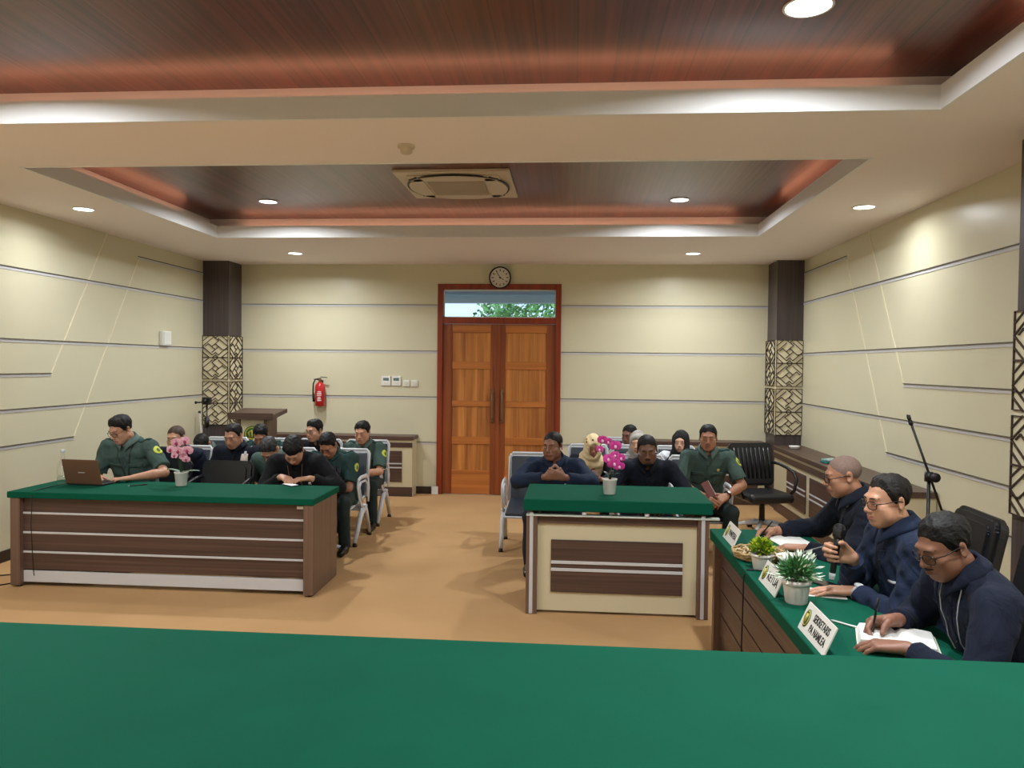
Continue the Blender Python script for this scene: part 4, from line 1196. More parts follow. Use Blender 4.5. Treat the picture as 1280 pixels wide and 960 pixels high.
            d = k0 * (k0 - 1) / np.maximum(k1, 1e-6)
            d = d + (.0022 * np.sin(x * 75 + 2 * np.sin(y * 60)) * np.sin(y * 68 + z * 50 + 1) + .0014 * np.sin(x * 150 + y * 40) * np.sin(y * 130 + z * 60)) * (t > .007)
            d = d + .0016 * np.sin(x * 420 + np.sin(y * 160) * 2) * np.sin(y * 300 + z * 240) * (t > .004)
            return np.maximum(d, (th - z) * .75)
        hf.add(hairfn, (-.13, -.16, -.13), (.13, .16, .17), .004, False, H)
        vv, qq = hf.mesh(vox * .8); np_mesh('hair', relax(vv, qq, 1, .4), qq, HR[hcol], root)
    shirt_m = CL[shirt]
    # ---- shirt
    C = Field()
    bw = build
    C.loft(T, np.array([-.08, 0, .12, .24, .36, .44, .485, .515, .545]) * ts, np.array([.170, .172, .160, .166, .176, .182, .165, .120, .085]) * s * bw * (.5 + .5 * sw),
           np.array([.115, .122, .118 + belly * .5, .122 + belly * .3, .120, .110, .094, .078, .066]) * s * bw, np.array([0, 0, -belly * .5, -belly * .3, -.004, .004, .012, .014, .012]), -.07 * s, .545 * ts, k=.03)
    for sg, nm in ((-1, 'r'), (1, 'l')):
        S, E, Wp, dd, nn, pose, hd = ARM[nm]
        C.ell(S - xr * (sg * .012), (.068 * s * (.6 + .4 * bw), .066 * s, .062 * s), k=.045)
        if sleeve == 'short':
            C.cap(S, S + (E - S) * 1.0, .064 * s * (.6 + .4 * bw), .066 * s, k=.03, cut=(None, .82))
        else:
            C.cap(S, E, .067 * s * (.6 + .4 * bw), .061 * s, k=.035)
            C.cap(E, Wp, .060 * s, .041 * s, k=.025, cut=(None, .90))
    vv, qq = C.mesh(vox * 1.1 + .0006, warp=wob(len(label) * 7 + int(head[0] * 100), .009, 34))
    np_mesh('shirt', vv, qq, shirt_m, root)
    sskin = Skin(vv, qq)
    chest = lambda x, z: T @ Vector((x * s, -.1, z * ts))
    if scarf is None:
        cm = shirt_m if collar == 'same' else CL[collar]
        co = MB(); n_ = 40; rows = []
        for k in range(n_ + 1):
            a = math.radians(-90 + 10 + (360 - 20) * k / n_)
            front = max(0, -math.sin(a)); e_ = abs(k / n_ * 2 - 1)
            ca, sa = math.cos(a), math.sin(a)
            drop = .008 + .036 * e_ ** 6
            r1, r2, r3 = .063, .069, .088 + .012 * e_ ** 6
            base = NB + (piv - NB).normalized() * (.030 * s)
            up_ = w
            p1 = base + (xr * ca * r1 + bk * sa * r1 * .98 + up_ * (.008 - .012 * front)) * s
            p2 = base + (xr * ca * r2 + bk * sa * r2 + up_ * (.036 - .024 * front)) * s
            p3 = base + (xr * ca * r3 + bk * sa * r3 * (1.0 + .12 * front) + up_ * (-.004 - drop * front)) * s
            p4 = base + (xr * ca * (r3 + .004) + bk * sa * (r3 + .004) * (1.0 + .12 * front) + up_ * (-.016 - drop * front)) * s
            rows.append([co.bm.verts.new(p) for p in (p1, p2, p3, p4)])
        for A_, B_ in zip(rows, rows[1:]):
            for j in range(3):
                f = co.bm.faces.new((A_[j], A_[j + 1], B_[j + 1], B_[j])); f.smooth = True
        oc_ = co.build('collar', cm, root)
        md = oc_.modifiers.new('thickness', 'SOLIDIFY'); md.thickness = .004; md.offset = 0
    if placket and scarf is None:
        pl = patch('button_placket', sskin, chest(0, .30), xr * .034 * s, w * .34 * ts, bk, None, .0018, shirt_m, root, 2, 14, st=.09)
        if pl:
            bt = MB()
            for k in range(4):
                h, _ = sskin.hit(chest(0, .18 + .085 * k) - bk * .09, bk, .4)
                if h is not None: bt.ellipsoid(h - bk * .004, (.006, .003, .006), seg=8, ring=5)
            bt.build('buttons', CL['button'], pl)
    if pockets:
        for sg in (-1, 1):
            p_ = patch('pocket', sskin, chest(sg * .088, .315), xr * .105 * s, w * .115 * s, bk, None, .003, shirt_m, root, 6, 6, st=.09)
            if p_:
                patch('pocket_flap', sskin, chest(sg * .088, .362), xr * .112 * s, w * .036 * s, bk, None, .0065, shirt_m, p_, 6, 3, st=.09)
    if epaulettes:
        for sg, nm in ((-1, 'r'), (1, 'l')):
            c0 = (NB + SHO[nm] * 1.6) / 2.6 + w * .05
            ax = (SHO[nm] - NB); ax = (ax - w * ax.dot(w)).normalized()
            patch('epaulette', sskin, c0 + ax * .02, ax * .125 * s, bk * .045 * s, -w, None, .005, CL['greend'], root, 8, 3)
    for sg, nm in ((-1, 'r'), (1, 'l')):
        if patchside in (nm, 'b'):
            S, E = ARM[nm][0], ARM[nm][1]; ad = (E - S).normalized()
            out = (xr * sg * 1.0 + fw * .55).normalized(); out = (out - ad * out.dot(ad)).normalized()
            sd_ = ad.cross(out)
            p_ = patch('sleeve_emblem', sskin, S + ad * .085 * s + out * .02, sd_ * .072 * s, ad * .085 * s, -out, disc_outline, .003, CL['badge'], root, 8, 8)
            if p_: patch('emblem_centre', sskin, S + ad * .087 * s + out * .02, sd_ * .028 * s, ad * .042 * s, -out, disc_outline, .005, CL['badge2'], p_, 5, 5)
    # ---- trousers and shoes
    D = Field()
    D.ell(HIP + Vector((0, .01, .0)), (.165 * s * bw, .125 * s, .105 * s), k=.04)
    for i, (sg, nm) in enumerate(((-1, 'r'), (1, 'l'))):
        hp = HIP + Vector((sg * .092, 0, -.0))
        D.cap(hp, KN[nm], .088 * s * (.5 + .5 * bw), .066 * s, k=.03)
        D.cap(KN[nm], AN[nm] + Vector((0, .005, -.045)), .066 * s, .056 * s, k=.025, cut=(None, 1.0))
    vv, qq = D.mesh(.012, warp=wob(len(label) * 3, .005, 22)); np_mesh('trousers', relax(vv, qq, 1), qq, CL[trouser], root)
    for i, (sg, nm) in enumerate(((-1, 'r'), (1, 'l'))):
        a = AN[nm]; G = Field()
        G.cap(a + Vector((0, .03, -.055)), a + Vector((sg * .01, -.06, -.055)), .040, .044, k=.02); G.cap(a + Vector((sg * .01, -.06, -.055)), a + Vector((sg * .018, -.165, -.066)), .044, .032, k=.02)
        G.cap(a, a + Vector((0, -.02, -.05)), .042, .042, k=.02)
        fl_ = a.z - .0
        G.add(lambda Pp: -(Pp[:, 2] - .002), (a.x - .1, a.y - .3, -.1), (a.x + .1, a.y + .2, .002), .004, True)
        G.ops[-1] = ((lambda Pp: Pp[:, 2] - .003), G.ops[-1][1], G.ops[-1][2], .004, True)
        vv, qq = G.mesh(.011); np_mesh('shoe', vv, qq, CL['shoe'], root)
    # ---- spectacles
    if glasses:
        gm = FRAME if glasses in ('dark', 'thick') else FRAMEC
        th = {'dark': .0021, 'thick': .0027, 'thin': .0016}[glasses]
        g = MB(); lens = MB()
        for sg in (-1, 1):
            pts = []; k_ = 20
            for q in range(k_):
                a = q * 2 * PI / k_
                ex_, ez_ = abs(math.cos(a)) ** .7 * (1 if math.cos(a) >= 0 else -1), abs(math.sin(a)) ** .7 * (1 if math.sin(a) >= 0 else -1)
                x = sg * .0335 + .0255 * ex_; z = -.002 + .0185 * ez_
                pts.append(H @ Vector((x, -.1045 + (abs(x) / .06) ** 2 * .012, z)))
            g.tube(pts, th * hs, 6, closed=True)
            c_ = sum(pts, Vector()) / k_
            for q in range(k_): lens.face([c_, pts[q], pts[(q + 1) % k_]], True)
            g.tube([H @ Vector((sg * .058, -.092, .006)), H @ Vector((sg * .076, -.060, .008)), H @ Vector((sg * .081, .0, .012)), H @ Vector((sg * .082, .022, .004))], th * hs, 6)
        g.tube([H @ Vector((-.009, -.104, .002)), H @ Vector((0, -.108, .005)), H @ Vector((.009, -.104, .002))], th * hs, 6)
        go = g.build('spectacles', gm, root)
        lens.build('lens', M_['lens'], go, fix=False)
    # ---- headscarf
    if scarf:
        Z = Field()
        Z.ell((0, .016, .026), (.090, .110, .102), k=.03, M=H)
        Z.ell((0, -.012, -.050), (.084, .090, .090), k=.04, M=H)
        ch = NB + fw * .075 + w * (-.10)
        Z.cap(H @ Vector((0, .0, -.09)), NB + w * -.02, .085, .115, k=.05)
        Z.ell(NB + w * -.075 + fw * .02, (.20 * s, .135 * s, .10 * s), k=.05)
        Z.ell(ch + w * -.03, (.135 * s, .075 * s, .12 * s), k=.05)
        Z.ell((0, -.116, -.014), (.058, .070, .084), k=.012, sub=True, M=H)
        vv, qq = Z.mesh(vox, warp=wob(len(label), .008, 36))
        so = np_mesh('headscarf', vv, qq, CL[scarf], root)
        zs = Skin(vv, qq)
        if scarf == 'beige':
            r_ = random.Random(5)
            mm = [mat('scarf_brown_blossom', (84, 60, 44), .8), mat('scarf_rust_blossom', (168, 88, 62), .8)]
            for k in range(16):
                th_ = r_.uniform(-1.1, 1.1); zz = r_.choice((-.27, -.26, -.25, .06, .1, -.1)) + r_.uniform(-.02, .02)
                d_ = Vector((-math.sin(th_), math.cos(th_), 0))
                patch('printed_blossom', zs, HC + Vector((0, 0, zz)) - d_ * .1, Vector((math.cos(th_), math.sin(th_), 0)) * .022, Vector((0, 0, .018)), d_, disc_outline, .0008, mm[k % 4 == 0], so, 4, 4)
    info = dict(root=root, H=H, T=T, NB=NB, HIP=HIP, ARM=ARM, HANDS=HANDS, sskin=sskin, bskin=bskin, chest=chest, w=w, xr=xr, bk=bk, s=s, ts=ts, HX=HX, HY=HY, HZ=HZ,
                world=lambda p: yw @ (Vector(p)) + yw @ root_loc, yw=yw)
    PEOPLE.append(info)
    return info
def lanyard(pi, material, drop=.30, tag_m=None, half=.05, thin=.0045):
    """ribbon round the neck that meets on the chest, laid on the shirt"""
    t = MB(); pts = {}
    for sg in (-1, 1):
        l = []
        for k in range(10):
            u = k / 9
            x = sg * (.066 * (1 - u) + .006 * u); z = .53 - (drop + .02) * u
            h, _ = pi['sskin'].hit(pi['chest'](x, z) - pi['bk'] * .09, pi['bk'], .4)
            if h is not None: l.append(h - pi['bk'] * .004)
        if len(l) > 2: t.tube(l, thin, 6, flat=.5)
    o = t.build('lanyard', material, pi['root'])
    if tag_m:
        patch('id_card', pi['sskin'], pi['chest'](0, .53 - drop - .06), pi['xr'] * half, pi['w'] * half * 1.5, pi['bk'], None, .006, tag_m, o, 3, 3, st=.09)
    return o
def chest_patch(pi, name, x, z, wx, wz, material, th=.004, outline=None):
    return patch(name, pi['sskin'], pi['chest'](x, z), pi['xr'] * wx, pi['w'] * wz, pi['bk'], outline, th, material, pi['root'], 5, 5, st=.09)
# ------------------------------------------------------------------ the people
V3 = Vector
# three men at the side desk, facing the middle of the hall
RT = dict(yaw=-90, s=1.06, L=.55, hs=.96, shirt='navy', sleeve='long', trouser='trouser_n', vox=.0042, hz=.53)
p_bald = person('man with shaved head and glasses writing at the far end of the side desk', (1.515, 4.37, 1.20), hyaw=-6, hpitch=13, hair='bald', hcol='stub', skin='brown', glasses='thick', lids=.8,
    hand_r=dict(p=(1.26, 4.76, .80), d=(-1, -.15, -.1), n=(0, -.5, -.9), pose='pen', e=(-.8, .3, -.6)), hand_l=dict(p=(1.30, 4.32, .797), d=(-.85, .5, -.08), n=(0, 0, -1), pose='rest', e=(.8, .3, -.5)), **dict(RT, shirt='navyd'))
p_mic = person('man in navy shirt with glasses and wristwatch holding a black microphone', (1.395, 3.47, 1.218), hyaw=12, hpitch=8, hair='receding', hcol='dark', skin='tan', glasses='dark', lids=.6, belly=.02, build=1.06,
    hand_r=dict(p=(1.262, 3.50, .955), d=(-.75, .1, .12), n=(-.25, -1, .1), pose='grip', e=(-.6, .1, -.9)), hand_l=dict(p=(1.28, 3.50, .800), d=(-.97, .22, -.06), n=(0, 0, -1), pose='flat', e=(.8, .25, -.5)), **dict(RT, shirt='navyb'))
p_sec = person('man with glasses and moustache writing in a notebook, nearest on the right', (1.352, 2.86, 1.160), hyaw=14, hpitch=24, hair='short', hcol='black', skin='dark', glasses='dark', lids=.97, stache=1.0, beard=0,
    hand_r=dict(p=(1.262, 3.03, .83), d=(-.93, -.1, -.14), n=(0, -.7, -.75), pose='pen', e=(-.8, .3, -.6)), hand_l=dict(p=(1.20, 2.79, .805), d=(-.95, .42, -.10), n=(0, 0, -1), pose='rest', e=(.8, .3, -.5)), **dict(RT))
# watch of the man with the microphone
def watch(pi, side, material, rad=.032):
    S, E, W, dd, nn, pose, hd = pi['ARM'][side]
    ax = (W - E).normalized(); c = W - ax * .010
    b = MB(); u = ax.orthogonal().normalized(); v = ax.cross(u)
    b.tube([c + (u * math.cos(a) + v * math.sin(a)) * rad for a in [k * PI / 12 for k in range(24)]], .0065, 8, closed=True)
    o = b.build('wristwatch', material, pi['root'])
    up = -Vector(nn); up = (up - ax * up.dot(ax)).normalized()
    M = Matrix.Translation(c + up * (rad + .001)) @ up.to_track_quat('Z', 'Y').to_matrix().to_4x4()
    MB().lathe([(0, -.004), (.020, -.004), (.021, .004), (.018, .007), (0, .007)], M=M).build('watch_case', material, o)
    MB().lathe([(.0155, .0072), (0, .0075)], M=M).build('watch_dial', M_['paper'], o)
watch(p_mic, 'l', M_['silver'])
chest_patch(p_mic, 'chest_pin', .085, .37, .05, .008, M_['silver'], .004)
chest_patch(p_sec, 'id_card', .05, .19, .055, .085, CL['card'], .006)
lanyard(p_sec, M_['silver'], .36, thin=.0024)
for pi in (p_sec,):
    S, E, W, dd, nn, pose, hd = pi['ARM']['l']
    ax = (W - E).normalized(); c = W - ax * .026; u = ax.orthogonal().normalized(); v = ax.cross(u)
    MB().tube([c + (u * math.cos(a) + v * math.sin(a)) * .039 for a in [k * PI / 12 for k in range(24)]], .002, 6, closed=True).build('cuff_piping', M_['offwhite'], pi['root'])

# left desk
UG = dict(shirt='green', sleeve='short', trouser='trouser_g', patchside='l', epaulettes=True, collar='greenl')
p_lap = person('man in grey-green uniform with glasses typing at the laptop on the left desk', (-4.0, 6.45, 1.19), hz=.55, s=1.05, L=.53, hs=1.01, hyaw=-20, hpitch=26, glasses='dark', skin='tan', hair='quiff', lids=.97, pockets=True,
    hand_l=dict(p=(-3.745, 6.22, .800), d=(-.92, -.36, -.1), n=(0, 0, -1), pose='type', e=(.9, .3, -.5)), hand_r=dict(p=(-4.13, 6.27, .805), d=(.6, -.7, -.1), n=(0, 0, -1), pose='type', e=(-.5, .5, -.7)), build=1.05, sw=1.08, **UG)
lanyard(p_lap, CL['strapd'], .30)
p_phone = person('young man in black shirt bent over a phone at the left desk', (-2.43, 6.47, 1.03), hz=.50, s=1.05, L=.55, hs=1.01, hyaw=8, hpitch=52, hair='messy', hcol='black', skin='tan', lids=1, fringe=.028, shirt='blackc', sleeve='long', trouser='trouser_b',
    hand_r=dict(p=(-2.50, 6.36, .812), d=(.75, -.55, -.12), n=(.15, .1, -1), pose='hold', e=(-.7, .5, -.3)), hand_l=dict(p=(-2.24, 6.36, .805), d=(-.8, -.45, -.05), n=(.1, .1, -1), pose='rest', e=(.7, .5, -.3)), build=1.08, sw=1.1)
lanyard(p_phone, CL['strap'], .42)
chest_patch(p_phone, 'chest_logo', .11, .36, .022, .03, M_['white'], .003)

# left benches, front row
BN = dict(hz=.475, L=.47, hs=.99)
p_orch = person('man in dark navy shirt with cropped brown hair sitting behind the pale pink orchid', (-3.95, 7.3, 1.035), hpitch=12, hair='crop', hcol='brown', skin='tan', lids=.9, shirt='navy', sleeve='long', trouser='trouser_n', build=1.08, sw=1.08, **BN)
p_badge = person('balding man in dark navy shirt with an ID badge on the left bench', (-3.331, 7.25, 1.07), hpitch=22, hyaw=-10, hair='receding', hcol='dark', skin='tan', lids=1, shirt='navyd', sleeve='long', trouser='trouser_n', build=1.08, sw=1.08, hips=None, **BN)
chest_patch(p_badge, 'id_badge', .105, .42, .062, .10, CL['card'], .006)
chest_patch(p_badge, 'badge_clip', .105, .482, .02, .03, M_['silver'], .008)
p_grey = person('grey haired man in green uniform bowing deeply beside the phone user', (-2.885, 7.05, .97), hpitch=58, hyaw=-14, hroll=8, hair='short', hcol='grey', skin='tan', lids=1, s=.98, build=1.02, **dict(UG, epaulettes=False, patchside=None), **BN)
p_bow = person('man in dark green uniform, head bowed, beside the front left bench armrest', (-2.336, 7.13, 1.01), hpitch=40, hyaw=-8, hair='short', hcol='black', skin='brown', lids=1, build=1.12, sw=1.1,
    hand_l=dict(p=(-2.36, 7.02, .58), d=(-.5, -.8, -.3), n=(-.6, .2, -.6), pose='rest', e=(1, .4, -.3)), hand_r=dict(p=(-2.50, 7.0, .575), d=(.5, -.8, -.3), n=(.5, .2, -.7), pose='rest', e=(-1, .4, -.3)), knee=.19, **dict(UG, shirt='greend', collar='same'), **BN)
# left benches, back row
p_b1 = person('uniformed man bowed low, only black hair showing, back row by left wall', (-4.076, 8.1, .885), hpitch=66, hair='short', hcol='black', skin='brown', lids=1, s=.96, **dict(UG, epaulettes=False, patchside=None), **BN)
p_b2 = person('black haired man in dark green uniform looking down in front of the lectern emblem', (-3.454, 8.2, .99), hpitch=38, hyaw=6, hair='short', hcol='black', skin='brown', lids=1, **dict(UG, shirt='greend', patchside=None, collar='same'), **BN)
p_b3 = person('young man with glasses in a dark shirt, back row below the fire extinguisher', (-2.843, 8.2, 1.05), hpitch=10, hyaw=-24, hair='quiff', hcol='black', skin='tan', glasses='thin', lids=.85, shirt='blackc', sleeve='long', trouser='trouser_b', **BN)
p_b4 = person('man in grey-green uniform with round sleeve emblem at the aisle end of the back row', (-2.301, 8.2, 1.04), hpitch=14, hyaw=-6, hair='quiff', hcol='black', skin='tan', lids=.97, pockets=True,
    hand_l=dict(p=(-2.30, 8.0, .60), d=(-.6, -.7, -.3), n=(-.5, .2, -.7), pose='rest', e=(1, .5, -.2)), feet=(-.05, -.02), **UG, **BN)

# middle desk
p_clasp = person('man in blue navy shirt resting clasped hands on the middle desk', (-.164, 6.58, 1.103), hz=.50, s=1.04, L=.53, hs=1.01, hyaw=-24, hpitch=6, hair='crop', hcol='dark', skin='dark', lids=.8, shirt='navyb', sleeve='long', trouser='trouser_n', build=1.06, sw=1.06,
    hand_r=dict(p=(-.215, 6.285, .875), d=(.8, -.25, .22), n=(.55, .8, .2), pose='clasp', e=(-1, .1, -.35)), hand_l=dict(p=(-.055, 6.28, .875), d=(-.8, -.25, .22), n=(-.55, .8, .2), pose='clasp', e=(1, .1, -.35)), knee=.2)
chest_patch(p_clasp, 'chest_pin', .09, .37, .012, .03, M_['white'], .004)
p_beard = person('bearded man in dark navy shirt with an orange badge behind the middle desk', (.653, 6.66, 1.075), hz=.50, s=1.04, L=.53, hs=1.07, hyaw=-2, hpitch=15, hroll=-4, hair='crop', hcol='black', skin='deep', lids=.75, stache=1.1, beard=2, shirt='navyd', sleeve='long', trouser='trouser_n', build=1.08, sw=1.1, pockets=True,
    hand_r=dict(p=(.52, 6.45, .66), d=(.5, -.6, -.2), n=(.2, .1, -1), pose='rest', e=(-1, .3, -.3)), hand_l=dict(p=(.82, 6.45, .66), d=(-.5, -.6, -.2), n=(-.2, .1, -1), pose='rest', e=(1, .3, -.3)))
chest_patch(p_beard, 'orange_badge', .10, .20, .06, .085, CL['orange'], .006)
p_uni = person('man in grey-green uniform holding a brown book right of the middle desk', (1.25, 7.1, 1.152), hz=.50, s=1.04, L=.53, hs=.97, hyaw=-10, hpitch=8, hair='short', hcol='black', skin='brown', lids=1, stache=.35, pockets=True,
    hand_r=dict(p=(1.165, 6.84, .66), d=(.45, -.75, -.35), n=(.7, .1, -.5), pose='hold', e=(-1, .5, -.5)), hand_l=dict(p=(1.38, 6.86, .66), d=(-.75, -.5, -.35), n=(-.4, .3, -.8), pose='rest', e=(1, .5, -.3)), knee=.17, **UG)
watch(p_uni, 'l', M_['blackm'], .033)
chest_patch(p_uni, 'gold_pin', .085, .40, .022, .026, CL['gold'], .005)
# women and men further back on the right
p_beige = person('woman in beige flowered headscarf and glasses looking at a phone', (.21, 7.95, .965), hpitch=16, hyaw=10, hair=None, scarf='beige', skin='brown', glasses='thin', lids=.95, shirt='navyd', sleeve='long', trouser='trouser_n', s=.96,
    hand_r=dict(p=(.10, 7.66, .67), d=(.75, -.5, .1), n=(.1, .7, .6), pose='hold', e=(-1, .4, -.4)), hand_l=dict(p=(.29, 7.66, .66), d=(-.75, -.5, .1), n=(-.1, .7, .6), pose='hold', e=(1, .4, -.4)), **BN)
p_greys = person('woman in grey headscarf half hidden behind the bearded man', (.676, 7.9, 1.01), hpitch=6, hyaw=-14, hair=None, scarf='grey', skin='light', lids=.8, shirt='navyd', sleeve='long', trouser='trouser_n', s=.96, **BN)
p_blacks = person('woman in black headscarf and white shirt behind the uniformed man', (1.151, 8.15, 1.005), hpitch=4, hyaw=-16, hair=None, scarf='blackh', skin='light', lids=.7, shirt='white', sleeve='long', trouser='trouser_b', s=.96, **BN)
p_white = person('man in white shirt at the cabinet, partly hidden by the grey headscarf', (.672, 8.98, .99), hpitch=10, hyaw=-38, hair='short', hcol='black', skin='deep', lids=.85, shirt='white', sleeve='long', trouser='trouser_b', s=.98, **BN)
# ------------------------------------------------------------------ lectern and stands
lt = thing('lectern', 'cream and walnut lectern with round green emblem by the left pillar', 'lectern', (-3.98, 9.35, 0))
MB().box(-.24, .24, -.22, .22, 0, .08, .006).build('base', M_['walnutx'], lt)
MB().box(-.15, .15, -.16, .14, .08, 1.10, .004).build('column', M_['cream'], lt)
for x in (-.19, .15): MB().box(x, x + .04, -.17, .16, .08, 1.09, .003).build('side_post', M_['walnutz'], lt)
tp = MB(); tp.prism([(-.22, 1.09), (.25, 1.15), (.25, 1.20), (-.22, 1.15)], -.29, .29, M=Matrix(((0, 0, 1, 0), (1, 0, 0, 0), (0, 1, 0, 0), (0, 0, 0, 1))))
tp.box(-.29, .29, -.235, -.21, 1.085, 1.17, .003)
tp.build('sloping_top', M_['walnutx'], lt)
R90 = Matrix.Rotation(PI / 2, 4, 'X')
em = MB().lathe([(.105, 0), (.105, .006), (0, .007)], M=Matrix.Translation((0, -.162, .90)) @ R90, n=32).build('emblem', mat('emblem_green', (56, 104, 50), .5), lt)
g = MB(); g.tube([(.085 * math.cos(a), -.171, .90 + .085 * math.sin(a)) for a in [k * PI / 14 for k in range(28)]], .006, 6, closed=True)
g.tube([(-.03, -.171, .87), (-.045, -.171, .92), (0, -.171, .95), (.045, -.171, .92), (.03, -.171, .87)], .009, 6)
g.tube([(0, -.171, .86), (0, -.171, .95)], .01, 6); g.tube([(-.05, -.171, .85), (0, -.171, .838), (.05, -.171, .85)], .008, 6)
g.build('emblem_gilding', mat('emblem_gold', (204, 190, 84), .5), em)

def floor_stand(name, label, cat, loc, h, spread=.3):
    o = thing(name, label, cat, loc)
    MB().tube([(0, 0, .12), (0, 0, h)], .011, 10).build('pole', M_['blackm'], o)
    for k in range(3):
        a = k * 2 * PI / 3 + .5
        l = MB().tube([(0, 0, .22), (spread * .6 * math.cos(a), spread * .6 * math.sin(a), .08), (spread * math.cos(a), spread * math.sin(a), .012)], .009, 8)
        lo = l.build('leg', M_['blackm'], o)
        MB().ellipsoid((spread * math.cos(a), spread * math.sin(a), .014), (.016, .016, .014)).build('rubber_foot', M_['black'], lo)
    return o
fs = floor_stand('microphone_stand', 'black microphone stand with empty clip beside the right wall', 'microphone stand', (2.26, 5.0, 0), 1.12)
MB().lathe([(.0, -.03), (.026, -.03), (.026, .03), (.0, .03)], (0, 0, 1.12)).build('joint', M_['black'], fs)
MB().lathe([(0, 0), (.03, 0), (.03, .02), (0, .02)], M=Matrix.Translation((.02, -.03, 1.12)) @ Matrix.Rotation(PI / 2, 4, 'X')).build('knob', M_['black'], fs)
MB().tube([(-.115, 0, 1.45), (0, 0, 1.14), (.10, 0, .86)], .008, 8).build('boom', M_['blackm'], fs)
c = MB(); c.tube([(-.115, 0, 1.45), (-.125, 0, 1.475)], .014, 8)
for q in (-.018, .018): c.tube([(-.125, q * .4, 1.475), (-.13, q, 1.49), (-.135, q * .7, 1.51)], .006, 6)
c.build('clip', M_['black'], fs)
ts_ = floor_stand('tripod', 'black tripod with a small camera head in front of the left pillar', 'tripod', (-4.50, 9.05, 0), 1.3, .36)
MB().lathe([(0, -.06), (.03, -.06), (.03, .06), (0, .06)], (0, 0, 1.05)).build('centre_collar', M_['black'], ts_)
h_ = MB(); h_.box(-.05, .05, -.035, .035, 1.27, 1.36, .01); h_.lathe([(0, 0), (.026, 0), (.026, .05), (0, .05)], M=Matrix.Translation((0, -.03, 1.315)) @ R90)
h_.tube([(-.03, 0, 1.30), (-.12, -.03, 1.295)], .009, 8); h_.ellipsoid((-.125, -.032, 1.295), (.016, .016, .02))
h_.build('camera_head', M_['black'], ts_)
rp_ = thing('white_pole', 'thin pale pole leaning against the wall behind the tripod', 'pole', (-4.86, 9.75, 0))
MB().tube([(0, 0, .0), (-.10, .02, 1.12)], .014, 10).build('shaft', mat('pale_pole_paint', (190, 184, 170), .5), rp_)
MB().ellipsoid((-.10, .02, 1.125), (.018, .018, .02)).build('end_cap', M_['black'], rp_)

# ------------------------------------------------------------------ things on the side desk
Z3 = .77
brass_em = mat('plate_emblem_green', (66, 96, 50), .5)
plate_m = mat('white_acrylic', (232, 230, 224), .3)
def name_plate(label, y_far, y_near, x, lines, h=.105):
    """tent plate standing along the desk edge, its face turned to -X"""
    Lp = y_far - y_near
    o = thing('name_plate', label, 'name plate', (x, (y_far + y_near) / 2, Z3), group='name plates on the side desk')
    tilt = math.radians(24)
    M = Matrix.Rotation(tilt, 4, 'Y')
    face = MB().box(-.003, .003, -Lp / 2, Lp / 2, 0, h, .001, M=M).build('face_plate', plate_m, o)
    M2 = Matrix.Translation((math.sin(tilt) * h + .004, 0, math.cos(tilt) * h)) @ Matrix.Rotation(-math.radians(24), 4, 'Y')
    MB().box(-.002, .002, -Lp / 2, Lp / 2, -h - .002, 0, .0008, M=M2).build('rear_leg', M_['pane'], o)
    # text space: local x runs toward the near end, y up the plate, z out of the face
    TM = M @ Matrix(((0, 0, -1, -.0036), (-1, 0, 0, 0), (0, 1, 0, h / 2), (0, 0, 0, 1)))
    n_ = len(lines)
    for i, (tx, sz, xs) in enumerate(lines):
        yy = (0 if n_ == 1 else (.022 - i * .044))
        text_mesh('lettering', tx, sz, M_['ink'], TM @ Matrix.Translation((.035, yy, 0)), face, xs=xs, bold=.0006)
    e = MB().lathe([(.036, 0), (.036, .001), (0, .0012)], M=TM @ Matrix.Translation((-Lp / 2 + .045, 0, 0)) @ Matrix.Diagonal((.82, 1, 1, 1)), n=24).build('emblem', brass_em, face)
    g = MB(); g.tube([TM @ Vector((-Lp / 2 + .045 + .0235 * math.cos(a), .029 * math.sin(a), .0015)) for a in [k * PI / 12 for k in range(24)]], .002, 5, closed=True)
    g.tube([TM @ Vector((-Lp / 2 + .045, y, .0015)) for y in (-.015, .018)], .006, 5)
    g.build('emblem_gilding', mat('plate_gold', (196, 184, 96), .5), e)
    return o
name_plate('white name plate reading PANITERA at the far end of the side desk', 4.69, 4.40, .925, [('PANITERA', .047, .85)])
name_plate('white name plate reading KETUA between the two potted plants', 3.755, 3.465, .915, [('KETUA', .056, .95)])
name_plate('white name plate reading SEKRETARIS PA NAMLEA nearest the camera', 3.075, 2.765, .905, [('SEKRETARIS', .042, .78), ('PA NAMLEA', .042, .78)], .115)

